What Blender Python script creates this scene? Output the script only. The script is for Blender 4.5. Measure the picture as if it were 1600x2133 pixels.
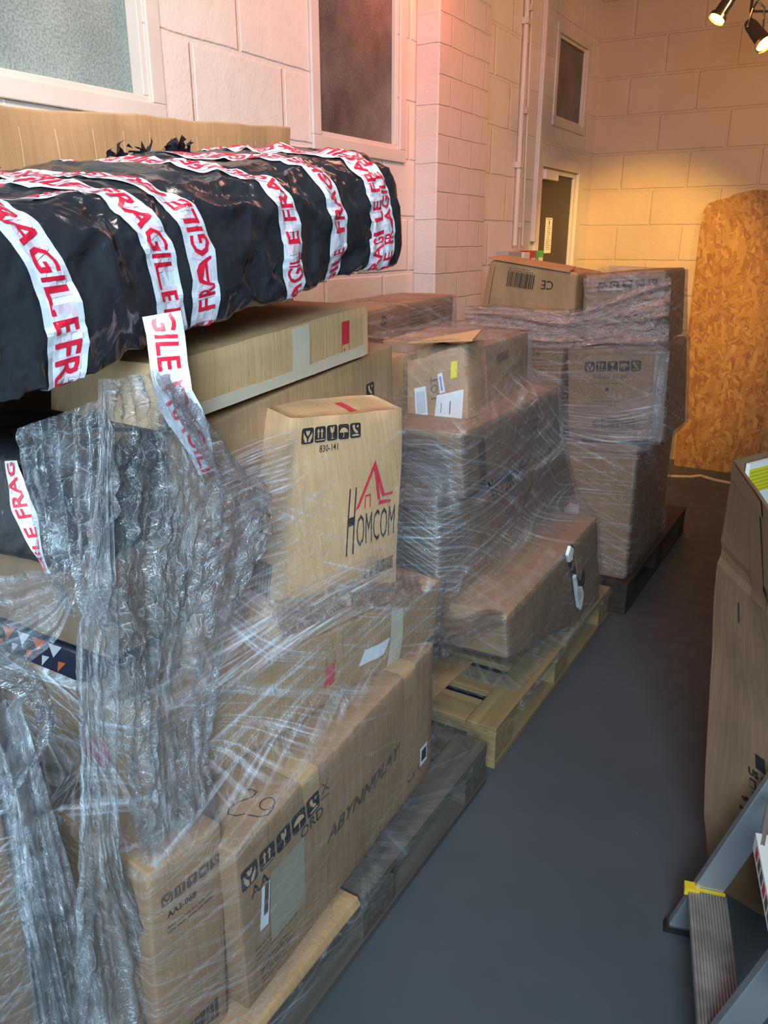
import bpy, bmesh, math, random
import numpy as np
from mathutils import Vector, Matrix, noise
random.seed(7)
C = bpy.context.scene.collection
for o in list(bpy.data.objects): bpy.data.objects.remove(o)
sc = bpy.context.scene

# ---------------- camera, light, exposure ----------------
CAM_H, FPX = 1.53, 1640.0
PITCH, YAW = math.atan(566.5/FPX), math.radians(31.2)
cd = bpy.data.cameras.new('camera'); cam = bpy.data.objects.new('camera', cd); C.objects.link(cam)
cd.sensor_fit = 'VERTICAL'; cd.sensor_height = 36.0; cd.lens = 36*FPX/2133
cam.location = (0, 0, CAM_H); cam.rotation_euler = (math.pi/2-PITCH, 0, YAW); cd.clip_start = .02
sc.camera = cam
sc.view_settings.view_transform = 'Standard'; sc.view_settings.look = 'None'
sc.view_settings.exposure = 0.0; sc.view_settings.gamma = 1.0; sc.view_settings.use_curve_mapping = False
sc.cycles.transparent_max_bounces = 24
sc.cycles.max_bounces = 6

w = bpy.data.worlds.new('world'); sc.world = w; w.use_nodes = True
w.node_tree.nodes['Background'].inputs[0].default_value = (.62, .78, 1, 1)
w.node_tree.nodes['Background'].inputs[1].default_value = .25

def lamp(name, kind, loc, aim, power, col, **kw):
    l = bpy.data.lights.new(name, kind); l.energy = power; l.color = col
    for k, v in kw.items(): setattr(l, k, v)
    o = bpy.data.objects.new(name, l); C.objects.link(o); o.location = loc
    o.rotation_euler = (Vector(aim)-Vector(loc)).to_track_quat('-Z', 'Y').to_euler()
    return o
# daylight through the open end of the store behind the camera and through the doorway in the left wall
lamp('daylight_opening', 'AREA', (.50, -1.0, 2.15), (-.90, 1.35, .62), 40, (.62, .84, 1.0), shape='RECTANGLE', size=.9, size_y=.8, spread=1.62)
lamp('daylight_doorway', 'AREA', (-1.78, -.95, 1.15), (-.1, .75, .95), 46, (.58, .82, 1.0), shape='RECTANGLE', size=1.1, size_y=2.0)
lamp('near_wall_fill_light', 'AREA', (-.7, .7, 2.95), (-1.85, 1.6, 1.7), 22, (1.0, .84, .74), shape='RECTANGLE', size=1.0, size_y=.4, spread=1.8)  # added fill that brightens the near left wall, not a real ceiling panel
# red strip lamp above window 2 (just outside the frame), two ceiling spots, added fills
lamp('red_strip_light', 'SPOT', (-1.60, 3.12, 2.80), (-1.87, 3.28, 2.2), 20, (1.0, .13, .05), spot_size=1.9, spot_blend=1.0, shadow_soft_size=.08)
lamp('pink_fill_light', 'AREA', (-.9, 2.75, 2.95), (-1.8, 3.4, 1.6), 20, (1.0, .42, .30), shape='RECTANGLE', size=.8, size_y=.3)  # unseen added fill, tints the pier and the wall beside it pink
lamp('warm_wall_spot', 'SPOT', (-.79, 4.08, 2.42), (-1.55, 5.9, .95), 245, (1.0, .56, .10), spot_size=1.0, spot_blend=.6, shadow_soft_size=.03)
lamp('warm_board_spot', 'SPOT', (-.62, 4.15, 2.34), (-.45, 5.8, .9), 75, (1.0, .42, .05), spot_size=1.2, spot_blend=.8, shadow_soft_size=.03)
lamp('warm_fill_spot', 'SPOT', (.5, 3.6, 2.9), (-1.5, 5.4, 2.1), 110, (1.0, .47, .15), spot_size=2.2, spot_blend=1.0, shadow_soft_size=.15)  # added fill to warm the far walls, not one of the hanging spotlights

# measured corner points of the cartons and control points of the loose film (metres)
BX={'B1': [(-0.779, 0.8, 0.166), (-0.802, 1.564, 0.205), (-1.014, 0.793, 0.173), (-1.036, 1.556, 0.211), (-0.768, 0.781, 0.551), (-0.79, 1.544, 0.59), (-1.002, 0.774, 0.558), (-1.025, 1.537, 0.597)], 'C': [(-0.82, 0.62, 0.15), (-0.809, 0.774, 0.143), (-1.059, 0.636, 0.152), (-1.049, 0.791, 0.145), (-0.815, 0.639, 0.6), (-0.804, 0.794, 0.593), (-1.054, 0.656, 0.602), (-1.044, 0.81, 0.595)], 'M': [(-0.935, 0.739, 0.575), (-0.81, 1.59, 0.587), (-1.355, 0.769, 0.575), (-1.23, 1.62, 0.587), (-0.935, 0.765, 0.773), (-0.79, 1.572, 0.751), (-1.355, 0.795, 0.773), (-1.21, 1.602, 0.751)], 'HOM': [(-0.895, 1.059, 0.762), (-0.825, 1.409, 0.76), (-0.995, 1.089, 0.762), (-0.925, 1.439, 0.76), (-0.93, 1.185, 1.204), (-0.865, 1.507, 1.175), (-1.03, 1.215, 1.219), (-0.965, 1.537, 1.19)], 'F': [(-1.02, 0.961, 0.738), (-1.0, 1.696, 0.763), (-1.22, 0.961, 0.738), (-1.2, 1.696, 0.763), (-0.985, 0.978, 1.214), (-1.03, 1.743, 1.28), (-1.185, 0.978, 1.224), (-1.23, 1.743, 1.29)], 'G': [(-0.975, 0.893, 1.233), (-1.01, 1.595, 1.275), (-1.275, 0.913, 1.233), (-1.31, 1.615, 1.275), (-0.965, 0.897, 1.341), (-1.01, 1.597, 1.387), (-1.265, 0.917, 1.341), (-1.31, 1.617, 1.387)], 'K': [(-1.42, 0.853, 1.554), (-1.42, 1.82, 1.604), (-1.58, 0.883, 1.554), (-1.58, 1.85, 1.604), (-1.42, 0.889, 1.745), (-1.42, 1.834, 1.816), (-1.58, 0.919, 1.745), (-1.58, 1.864, 1.816)], 'P2a': [(-1.42, 1.901, 1.15), (-1.42, 2.881, 1.168), (-1.66, 1.921, 1.15), (-1.66, 2.901, 1.168), (-1.42, 1.909, 1.306), (-1.42, 2.871, 1.331), (-1.66, 1.929, 1.306), (-1.66, 2.891, 1.331)], 'P2b': [(-1.0, 2.255, 0.946), (-1.0, 2.63, 1.051), (-1.34, 2.225, 0.946), (-1.34, 2.6, 1.051), (-1.0, 2.228, 1.224), (-1.0, 2.609, 1.235), (-1.34, 2.198, 1.224), (-1.34, 2.579, 1.235)], 'P2c': [(-0.94, 2.001, 0.81), (-0.9, 2.736, 0.815), (-1.36, 1.981, 0.81), (-1.32, 2.716, 0.815), (-0.92, 1.929, 1.022), (-0.9, 2.661, 1.047), (-1.34, 1.909, 1.022), (-1.32, 2.641, 1.047)], 'P2g': [(-0.98, 2.451, 0.415), (-0.92, 3.046, 0.535), (-1.38, 2.431, 0.415), (-1.32, 3.026, 0.535), (-0.93, 2.101, 0.776), (-0.88, 2.716, 0.813), (-1.33, 2.081, 0.776), (-1.28, 2.696, 0.813)], 'P2d': [(-0.99, 1.964, 0.426), (-0.97, 2.364, 0.394), (-1.29, 1.964, 0.426), (-1.27, 2.364, 0.394), (-0.99, 1.924, 0.816), (-0.98, 2.244, 0.8), (-1.29, 1.924, 0.816), (-1.28, 2.244, 0.8)], 'P2f': [(-0.8, 2.059, 0.293), (-0.765, 2.989, 0.099), (-1.25, 2.039, 0.293), (-1.215, 2.969, 0.099), (-0.8, 2.039, 0.45), (-0.76, 2.795, 0.546), (-1.25, 2.019, 0.45), (-1.21, 2.775, 0.546)], 'P2h': [(-0.97, 2.08, 1.033), (-0.97, 2.22, 1.033), (-1.181, 2.08, 0.982), (-1.181, 2.22, 0.982), (-1.005, 2.12, 1.245), (-1.005, 2.26, 1.245), (-1.187, 2.1, 1.183), (-1.187, 2.24, 1.183)], 'P3bot': [(-0.728, 3.2, 0.144), (-0.728, 3.9, 0.144), (-1.046, 3.2, 0.137), (-1.046, 3.9, 0.137), (-0.736, 3.22, 0.731), (-0.736, 3.92, 0.731), (-1.056, 3.22, 0.71), (-1.056, 3.92, 0.71)], 'P3mid': [(-0.639, 3.23, 0.759), (-0.639, 3.65, 0.759), (-1.032, 3.23, 0.715), (-1.032, 3.65, 0.715), (-0.672, 3.22, 1.14), (-0.672, 3.64, 1.14), (-1.062, 3.22, 1.109), (-1.062, 3.64, 1.109)], 'P3top': [(-0.681, 3.24, 1.152), (-0.681, 3.6, 1.152), (-0.989, 3.24, 1.127), (-0.989, 3.6, 1.127), (-0.709, 3.24, 1.424), (-0.709, 3.6, 1.424), (-1.016, 3.24, 1.397), (-1.016, 3.6, 1.397)], 'P3L1': [(-1.092, 3.24, 0.505), (-1.092, 3.66, 0.505), (-1.439, 3.24, 0.473), (-1.439, 3.66, 0.473), (-1.103, 3.24, 0.81), (-1.103, 3.66, 0.81), (-1.464, 3.24, 0.783), (-1.464, 3.66, 0.783)], 'P3L2': [(-1.099, 3.26, 0.807), (-1.099, 3.68, 0.807), (-1.48, 3.26, 0.769), (-1.48, 3.68, 0.769), (-1.083, 3.26, 1.258), (-1.083, 3.68, 1.258), (-1.496, 3.26, 1.251), (-1.496, 3.68, 1.251)], 'P3L3': [(-1.066, 3.28, 1.238), (-1.066, 3.62, 1.238), (-1.484, 3.28, 1.25), (-1.484, 3.62, 1.25), (-1.048, 3.24, 1.402), (-1.048, 3.58, 1.402), (-1.433, 3.24, 1.451), (-1.433, 3.58, 1.451)]}
SH={'S1': [[(-0.84, 0.684, 1.353), (-0.86, 0.772, 1.355), (-0.84, 0.792, 1.351), (-0.87, 0.867, 1.279)], [(-0.84, 0.682, 1.29), (-0.86, 0.789, 1.28), (-0.84, 0.852, 1.233), (-0.87, 0.967, 1.158)], [(-0.84, 0.675, 1.212), (-0.86, 0.787, 1.186), (-0.84, 0.875, 1.15), (-0.87, 1.029, 1.112)], [(-0.84, 0.653, 1.143), (-0.86, 0.758, 1.104), (-0.84, 0.844, 1.063), (-0.87, 1.02, 1.024)], [(-0.84, 0.63, 1.067), (-0.86, 0.736, 1.011), (-0.84, 0.8, 0.956), (-0.87, 0.947, 0.93)], [(-0.84, 0.638, 0.951), (-0.86, 0.722, 0.902), (-0.84, 0.758, 0.864), (-0.87, 0.863, 0.828)], [(-0.84, 0.639, 0.83), (-0.86, 0.716, 0.776), (-0.84, 0.753, 0.724), (-0.87, 0.831, 0.692)], [(-0.84, 0.641, 0.717), (-0.86, 0.709, 0.642), (-0.84, 0.75, 0.601), (-0.87, 0.842, 0.562)], [(-0.84, 0.657, 0.614), (-0.86, 0.708, 0.549), (-0.84, 0.742, 0.537), (-0.87, 0.827, 0.477)]], 'S2': [[(-0.86, 0.693, 1.357), (-0.845, 0.708, 1.356)], [(-0.86, 0.67, 1.224), (-0.845, 0.687, 1.222)], [(-0.86, 0.639, 1.094), (-0.845, 0.67, 1.086)], [(-0.86, 0.614, 1.039), (-0.845, 0.659, 1.024)], [(-0.86, 0.595, 0.951), (-0.845, 0.644, 0.931)], [(-0.86, 0.581, 0.818), (-0.845, 0.629, 0.793)], [(-0.86, 0.557, 0.665), (-0.845, 0.619, 0.623)], [(-0.86, 0.534, 0.54), (-0.845, 0.668, 0.424)], [(-0.86, 0.495, 0.397), (-0.845, 0.717, 0.16)]], 'S3': [[(-1.0, 0.662, 1.281), (-0.95, 0.698, 1.301), (-0.9, 0.727, 1.321)], [(-1.0, 0.659, 1.219), (-0.95, 0.694, 1.225), (-0.9, 0.717, 1.234)], [(-1.0, 0.67, 1.143), (-0.95, 0.69, 1.146), (-0.9, 0.7, 1.137)], [(-1.0, 0.682, 1.062), (-0.95, 0.686, 1.064), (-0.9, 0.683, 1.061)], [(-1.0, 0.701, 0.99), (-0.95, 0.699, 0.979), (-0.9, 0.705, 0.997)]], 'S4': [[(-0.98, 0.666, 1.057), (-0.94, 0.663, 1.021)], [(-0.98, 0.629, 1.078), (-0.94, 0.631, 0.98)], [(-0.98, 0.585, 1.087), (-0.94, 0.581, 0.965)], [(-0.98, 0.547, 1.115), (-0.94, 0.535, 0.957)]], 'S5': [[(-0.93, 0.521, 1.033), (-0.91, 0.499, 0.985)], [(-0.93, 0.563, 0.991), (-0.91, 0.529, 0.955)], [(-0.93, 0.592, 0.931), (-0.91, 0.549, 0.922)], [(-0.93, 0.601, 0.878), (-0.91, 0.559, 0.893)], [(-0.93, 0.585, 0.838), (-0.91, 0.55, 0.859)], [(-0.93, 0.556, 0.807), (-0.91, 0.524, 0.843)], [(-0.93, 0.527, 0.776), (-0.91, 0.505, 0.816)]], 'S6': [[(-0.95, 0.507, 0.924), (-0.91, 0.541, 0.941)], [(-0.95, 0.504, 0.864), (-0.91, 0.551, 0.866)], [(-0.95, 0.512, 0.786), (-0.91, 0.558, 0.788)], [(-0.95, 0.509, 0.678), (-0.91, 0.571, 0.666)], [(-0.95, 0.506, 0.572), (-0.91, 0.58, 0.548)], [(-0.95, 0.511, 0.452), (-0.91, 0.584, 0.424)], [(-0.95, 0.508, 0.323), (-0.91, 0.598, 0.248)]], 'S7': [[(-0.99, 0.532, 0.832), (-0.97, 0.555, 0.825)], [(-0.99, 0.527, 0.716), (-0.97, 0.559, 0.702)], [(-0.99, 0.52, 0.586), (-0.97, 0.554, 0.568)], [(-0.99, 0.513, 0.446), (-0.97, 0.548, 0.424)], [(-0.99, 0.504, 0.288), (-0.97, 0.54, 0.261)]], 'S8': [[(-0.85, 1.0, 0.909), (-0.78, 0.951, 0.878)], [(-0.85, 1.131, 0.871), (-0.78, 1.08, 0.859)], [(-0.85, 1.213, 0.854), (-0.78, 1.144, 0.857)], [(-0.85, 1.323, 0.834), (-0.78, 1.269, 0.805)], [(-0.85, 1.469, 0.785), (-0.78, 1.391, 0.772)], [(-0.85, 1.613, 0.731), (-0.78, 1.518, 0.751)]], 'S9': [[(-0.82, 1.6, 0.623), (-0.8, 1.606, 0.516)], [(-0.82, 1.757, 0.556), (-0.8, 1.721, 0.49)], [(-0.82, 1.918, 0.517), (-0.8, 1.88, 0.462)], [(-0.82, 2.088, 0.437), (-0.8, 2.023, 0.429)]], 'S11': [[(-0.925, 1.215, 1.196), (-0.885, 1.117, 1.048), (-0.865, 1.074, 0.88)], [(-0.925, 1.086, 1.194), (-0.885, 1.008, 1.062), (-0.865, 0.944, 0.895)], [(-0.925, 0.959, 1.182), (-0.885, 0.892, 1.063), (-0.865, 0.835, 0.889)]], 'S12': [[(-0.85, 1.479, 0.866), (-0.8, 1.394, 0.784)], [(-0.85, 1.215, 0.896), (-0.8, 1.122, 0.814)], [(-0.85, 1.0, 0.904), (-0.8, 0.912, 0.815)], [(-0.85, 0.839, 0.91), (-0.8, 0.743, 0.808)]], 'S13': [[(-1.0, 1.743, 1.069), (-0.95, 1.659, 0.878)], [(-1.0, 1.881, 1.042), (-0.95, 1.796, 0.831)], [(-1.0, 2.048, 0.988), (-0.95, 1.928, 0.8)]], 'S10': [[(-0.8, 1.573, 0.378), (-0.775, 1.527, 0.341)], [(-0.8, 1.706, 0.273), (-0.775, 1.658, 0.233)], [(-0.8, 1.879, 0.123), (-0.775, 1.793, 0.101)]], 'TAPE': [(-0.905, 0.856, 1.426), (-0.903, 0.859, 1.394), (-0.885, 0.843, 1.354), (-0.875, 0.84, 1.305), (-0.87, 0.858, 1.266), (-0.87, 0.877, 1.224), (-0.87, 0.89, 1.178)]}

# ---------------- materials ----------------
def M(name):
    m = bpy.data.materials.new(name); m.use_nodes = True
    nt = m.node_tree; return m, nt, nt.nodes['Principled BSDF']
def N(nt, t, **kw):
    n = nt.nodes.new(t)
    for k, v in kw.items():
        if k.startswith('i_'):
            key = k[2:]; key = int(key) if key.isdigit() else key.replace('_', ' ')
            n.inputs[key].default_value = v
        else: setattr(n, k, v)
    return n
def L(nt, a, ao, b, bi): nt.links.new(a.outputs[ao], b.inputs[bi])
def ramp(nt, src, so, stops):
    r = N(nt, 'ShaderNodeValToRGB'); e = r.color_ramp.elements
    while len(e) < len(stops): e.new(.5)
    for x, (p, c) in zip(e, stops):
        x.position = p; x.color = (c, c, c, 1) if isinstance(c, (int, float)) else (*c, 1)
    L(nt, src, so, r, 'Fac'); return r
def plain(name, col, rough=.6, metal=0, emit=0, ecol=None, bump=0, bscale=200, var=.06, vscale=6):
    m, nt, b = M(name)
    b.inputs['Roughness'].default_value = rough; b.inputs['Metallic'].default_value = metal
    tc = N(nt, 'ShaderNodeTexCoord'); n = N(nt, 'ShaderNodeTexNoise', i_Scale=vscale, i_Detail=4.0); L(nt, tc, 'Object', n, 'Vector')
    r = ramp(nt, n, 'Fac', [(.3, tuple(c*(1-var) for c in col)), (.7, tuple(min(1, c*(1+var)) for c in col))])
    L(nt, r, 0, b, 'Base Color')
    if emit:
        b.inputs['Emission Color'].default_value = (*(ecol or col), 1); b.inputs['Emission Strength'].default_value = emit
    if bump:
        n2 = N(nt, 'ShaderNodeTexNoise', i_Scale=bscale, i_Detail=3.0); L(nt, tc, 'Object', n2, 'Vector')
        bp = N(nt, 'ShaderNodeBump', i_Strength=bump, i_Distance=.002); L(nt, n2, 'Fac', bp, 'Height'); L(nt, bp, 0, b, 'Normal')
    return m
def card_mat(name, col, flute=True, rough=.62):
    m, nt, b = M(name); b.inputs['Roughness'].default_value = rough
    b.inputs['Specular IOR Level'].default_value = .3
    tc = N(nt, 'ShaderNodeTexCoord')
    n1 = N(nt, 'ShaderNodeTexNoise', i_Scale=5.0, i_Detail=5.0, i_Roughness=.6); L(nt, tc, 'Object', n1, 'Vector')
    n2 = N(nt, 'ShaderNodeTexNoise', i_Scale=260.0, i_Detail=2.0); L(nt, tc, 'Object', n2, 'Vector')
    mp = N(nt, 'ShaderNodeMapping'); mp.inputs['Scale'].default_value = (9, 9, .7); L(nt, tc, 'Object', mp, 'Vector')
    n3 = N(nt, 'ShaderNodeTexNoise', i_Scale=2.2, i_Detail=3.0); L(nt, mp, 0, n3, 'Vector')
    d = tuple(c*.80 for c in col); h = tuple(min(1, c*1.14) for c in col)
    r = ramp(nt, n1, 'Fac', [(.25, d), (.55, col), (.8, h)])
    mx = N(nt, 'ShaderNodeMix', data_type='RGBA', blend_type='MULTIPLY'); mx.inputs['Factor'].default_value = .5
    L(nt, r, 0, mx, 6); r2 = ramp(nt, n3, 'Fac', [(.3, .80), (.6, 1.0)]); L(nt, r2, 0, mx, 7)
    mx2 = N(nt, 'ShaderNodeMix', data_type='RGBA', blend_type='MULTIPLY'); mx2.inputs['Factor'].default_value = .35
    r3 = ramp(nt, n2, 'Fac', [(.3, .75), (.7, 1.0)]); L(nt, mx, 2, mx2, 6); L(nt, r3, 0, mx2, 7)
    L(nt, mx2, 2, b, 'Base Color')
    wv = N(nt, 'ShaderNodeTexNoise', i_Scale=3.0, i_Detail=4.0)
    mp2 = N(nt, 'ShaderNodeMapping'); mp2.inputs['Scale'].default_value = (22, 22, 1.2); L(nt, tc, 'Object', mp2, 'Vector'); L(nt, mp2, 0, wv, 'Vector')
    bp = N(nt, 'ShaderNodeBump', i_Strength=.35, i_Distance=.006); L(nt, wv, 'Fac', bp, 'Height')
    bp2 = N(nt, 'ShaderNodeBump', i_Strength=.15, i_Distance=.001); L(nt, n2, 'Fac', bp2, 'Height'); L(nt, bp, 0, bp2, 'Normal')
    L(nt, bp2, 0, b, 'Normal'); return m
def film_mat(name, base=.10, k=.6, ang=(.25, -.5), crumple=1.0, freq=55, gl=1.6, tint=(.80, .88, .95), gmax=.42):
    """clear stretch film: transparent skin, thin milky haze along the stretch lines, sharp wrinkled gloss"""
    m, nt, b = M(name)
    uv = N(nt, 'ShaderNodeUVMap', uv_map='UVMap'); at = N(nt, 'ShaderNodeAttribute', attribute_name='layers')
    hs = []; fs = []
    for a, f in ((ang[0], freq), (ang[1], freq*.7)):
        mr = N(nt, 'ShaderNodeMapping'); mr.inputs['Rotation'].default_value = (0, 0, a); L(nt, uv, 0, mr, 'Vector')
        mp = N(nt, 'ShaderNodeMapping'); mp.inputs['Scale'].default_value = (1.6, f, 1); L(nt, mr, 0, mp, 'Vector')
        nz = N(nt, 'ShaderNodeTexNoise', i_Scale=1.0, i_Detail=7.0, i_Roughness=.62, i_Distortion=.15); L(nt, mp, 0, nz, 'Vector')
        hs.append(nz); fs.append(ramp(nt, nz, 'Fac', [(.50, 0.0), (.60, .38), (.68, 1.0)]))
    sup = N(nt, 'ShaderNodeMath', operation='ADD'); L(nt, fs[0], 0, sup, 0); L(nt, fs[1], 0, sup, 1)
    pn = N(nt, 'ShaderNodeTexNoise', i_Scale=3.5, i_Detail=3.0); L(nt, uv, 0, pn, 'Vector')
    pr = ramp(nt, pn, 'Fac', [(.36, .25), (.62, 1.0)])
    cr = N(nt, 'ShaderNodeTexNoise', i_Scale=34.0, i_Detail=5.0, i_Roughness=.65, i_Distortion=1.4); L(nt, uv, 0, cr, 'Vector')
    vo = N(nt, 'ShaderNodeTexVoronoi', i_Scale=26.0, feature='DISTANCE_TO_EDGE')
    mv = N(nt, 'ShaderNodeMapping'); mv.inputs['Scale'].default_value = (.7, 2.6, 1); mv.inputs['Rotation'].default_value = (0, 0, ang[0])
    av = N(nt, 'ShaderNodeVectorMath', operation='ADD'); L(nt, uv, 0, av, 0)
    dn = N(nt, 'ShaderNodeTexNoise', i_Scale=12.0, i_Detail=3.0); L(nt, uv, 0, dn, 'Vector')
    dsx = N(nt, 'ShaderNodeVectorMath', operation='SCALE'); dsx.inputs['Scale'].default_value = .12; L(nt, dn, 'Color', dsx, 0); L(nt, dsx, 0, av, 1)
    L(nt, av, 0, mv, 'Vector'); L(nt, mv, 0, vo, 'Vector')
    vr = ramp(nt, vo, 'Distance', [(0.0, 0.0), (.09, 1.0)])
    b1 = N(nt, 'ShaderNodeBump', i_Strength=.8, i_Distance=.004); L(nt, hs[0], 'Fac', b1, 'Height')
    b2 = N(nt, 'ShaderNodeBump', i_Strength=.55, i_Distance=.004); L(nt, hs[1], 'Fac', b2, 'Height'); L(nt, b1, 0, b2, 'Normal')
    b3 = N(nt, 'ShaderNodeBump', i_Strength=.75*crumple, i_Distance=.011); L(nt, cr, 'Fac', b3, 'Height'); L(nt, b2, 0, b3, 'Normal')
    b4 = N(nt, 'ShaderNodeBump', i_Strength=.25*crumple, i_Distance=.004); L(nt, vr, 0, b4, 'Height'); L(nt, b3, 0, b4, 'Normal')
    fc = N(nt, 'ShaderNodeTexNoise', i_Scale=120.0, i_Detail=3.0, i_Distortion=.8); L(nt, uv, 0, fc, 'Vector')
    b5 = N(nt, 'ShaderNodeBump', i_Strength=.5, i_Distance=.0025); L(nt, fc, 'Fac', b5, 'Height'); L(nt, b4, 0, b5, 'Normal'); b4 = b5
    cz = ramp(nt, vo, 'Distance', [(0.0, .16*crumple), (.04, 0.0)])
    # haze: milky film; its whitish streaks and creases also imitate glints
    mul = N(nt, 'ShaderNodeMath', operation='MULTIPLY'); L(nt, sup, 0, mul, 0); L(nt, pr, 0, mul, 1)
    m2 = N(nt, 'ShaderNodeMath', operation='MULTIPLY', i_1=k); L(nt, mul, 0, m2, 0)
    mc = N(nt, 'ShaderNodeMath', operation='ADD'); L(nt, m2, 0, mc, 0); L(nt, cz, 0, mc, 1); m2 = mc
    m3 = N(nt, 'ShaderNodeMath', operation='ADD', i_1=base); L(nt, m2, 0, m3, 0)
    m4 = N(nt, 'ShaderNodeMath', operation='MULTIPLY', use_clamp=True); L(nt, m3, 0, m4, 0); L(nt, at, 'Fac', m4, 1)
    b.inputs['Base Color'].default_value = (*tint, 1); b.inputs['Roughness'].default_value = .28
    b.inputs['Specular IOR Level'].default_value = .8; L(nt, b4, 0, b, 'Normal')
    tr = N(nt, 'ShaderNodeBsdfTransparent'); tr.inputs[0].default_value = (.97, .98, 1, 1)
    mix = N(nt, 'ShaderNodeMixShader'); L(nt, m4, 0, mix, 0); L(nt, tr, 0, mix, 1); L(nt, b, 0, mix, 2)
    fr = N(nt, 'ShaderNodeFresnel', i_IOR=1.5); L(nt, b4, 0, fr, 'Normal')
    g = N(nt, 'ShaderNodeBsdfGlossy', i_Roughness=.07); L(nt, b4, 0, g, 'Normal')
    gm = N(nt, 'ShaderNodeMath', operation='MULTIPLY', i_1=gl); L(nt, fr, 0, gm, 0)
    gmn = N(nt, 'ShaderNodeMath', operation='MINIMUM', i_1=gmax); L(nt, gm, 0, gmn, 0)
    gm2 = N(nt, 'ShaderNodeMath', operation='MULTIPLY', use_clamp=True); L(nt, gmn, 0, gm2, 0); L(nt, at, 'Fac', gm2, 1)
    mix2 = N(nt, 'ShaderNodeMixShader'); L(nt, gm2, 0, mix2, 0); L(nt, mix, 0, mix2, 1); L(nt, g, 0, mix2, 2)
    L(nt, mix2, 0, nt.nodes['Material Output'], 'Surface'); return m
def block_mat(name, axis, zoff, bw=.44, bh=.2335, mort=.012, col=(.80, .76, .72), rough=.5, yoff=0):
    m, nt, b = M(name); b.inputs['Roughness'].default_value = rough
    ge = N(nt, 'ShaderNodeNewGeometry'); sp = N(nt, 'ShaderNodeSeparateXYZ'); L(nt, ge, 'Position', sp, 0)
    wob = N(nt, 'ShaderNodeTexNoise', i_Scale=6.0, i_Detail=3.0); L(nt, ge, 'Position', wob, 'Vector')
    wm = N(nt, 'ShaderNodeMath', operation='MULTIPLY_ADD', i_1=.012, i_2=-.006-zoff); L(nt, wob, 'Fac', wm, 0)
    za = N(nt, 'ShaderNodeMath', operation='ADD'); L(nt, sp, 'Z', za, 0); L(nt, wm, 0, za, 1)
    ya = N(nt, 'ShaderNodeMath', operation='ADD', i_1=yoff); L(nt, sp, axis, ya, 0)
    cb = N(nt, 'ShaderNodeCombineXYZ'); L(nt, ya, 0, cb, 0); L(nt, za, 0, cb, 1)
    bt = N(nt, 'ShaderNodeTexBrick', i_Scale=1.0); L(nt, cb, 0, bt, 'Vector')
    bt.inputs['Brick Width'].default_value = bw; bt.inputs['Row Height'].default_value = bh
    bt.inputs['Mortar Size'].default_value = mort; bt.inputs['Mortar Smooth'].default_value = .6
    bt.inputs['Color1'].default_value = (*col, 1); bt.inputs['Color2'].default_value = (*[c*.96 for c in col], 1)
    bt.inputs['Mortar'].default_value = (*[c*.97 for c in col], 1)
    dn = N(nt, 'ShaderNodeTexNoise', i_Scale=2.5, i_Detail=6.0); L(nt, ge, 'Position', dn, 'Vector')
    dr = ramp(nt, dn, 'Fac', [(.3, .90), (.65, 1.0)])
    mx = N(nt, 'ShaderNodeMix', data_type='RGBA', blend_type='MULTIPLY'); mx.inputs['Factor'].default_value = 1
    L(nt, bt, 'Color', mx, 6); L(nt, dr, 0, mx, 7); L(nt, mx, 2, b, 'Base Color')
    inv = N(nt, 'ShaderNodeMath', operation='SUBTRACT', i_0=1.0); L(nt, bt, 'Fac', inv, 1)
    b1 = N(nt, 'ShaderNodeBump', i_Strength=.8, i_Distance=.005); L(nt, inv, 0, b1, 'Height')
    n2 = N(nt, 'ShaderNodeTexNoise', i_Scale=95.0, i_Detail=4.0); L(nt, ge, 'Position', n2, 'Vector')
    b2 = N(nt, 'ShaderNodeBump', i_Strength=.55, i_Distance=.003); L(nt, n2, 'Fac', b2, 'Height'); L(nt, b1, 0, b2, 'Normal')
    n3 = N(nt, 'ShaderNodeTexNoise', i_Scale=14.0, i_Detail=3.0); L(nt, ge, 'Position', n3, 'Vector')
    b3 = N(nt, 'ShaderNodeBump', i_Strength=.3, i_Distance=.01); L(nt, n3, 'Fac', b3, 'Height'); L(nt, b2, 0, b3, 'Normal')
    L(nt, b3, 0, b, 'Normal'); return m
def wood_mat(name, c1, c2, axis='X', rough=.75):
    m, nt, b = M(name); b.inputs['Roughness'].default_value = rough
    tc = N(nt, 'ShaderNodeTexCoord'); mp = N(nt, 'ShaderNodeMapping')
    mp.inputs['Scale'].default_value = (2, 40, 40) if axis == 'X' else (40, 2, 40)
    L(nt, tc, 'Object', mp, 'Vector'); n = N(nt, 'ShaderNodeTexNoise', i_Scale=1.0, i_Detail=6.0); L(nt, mp, 0, n, 'Vector')
    r = ramp(nt, n, 'Fac', [(.3, c1), (.7, c2)]); L(nt, r, 0, b, 'Base Color')
    bp = N(nt, 'ShaderNodeBump', i_Strength=.4, i_Distance=.003); L(nt, n, 'Fac', bp, 'Height'); L(nt, bp, 0, b, 'Normal'); return m
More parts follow.
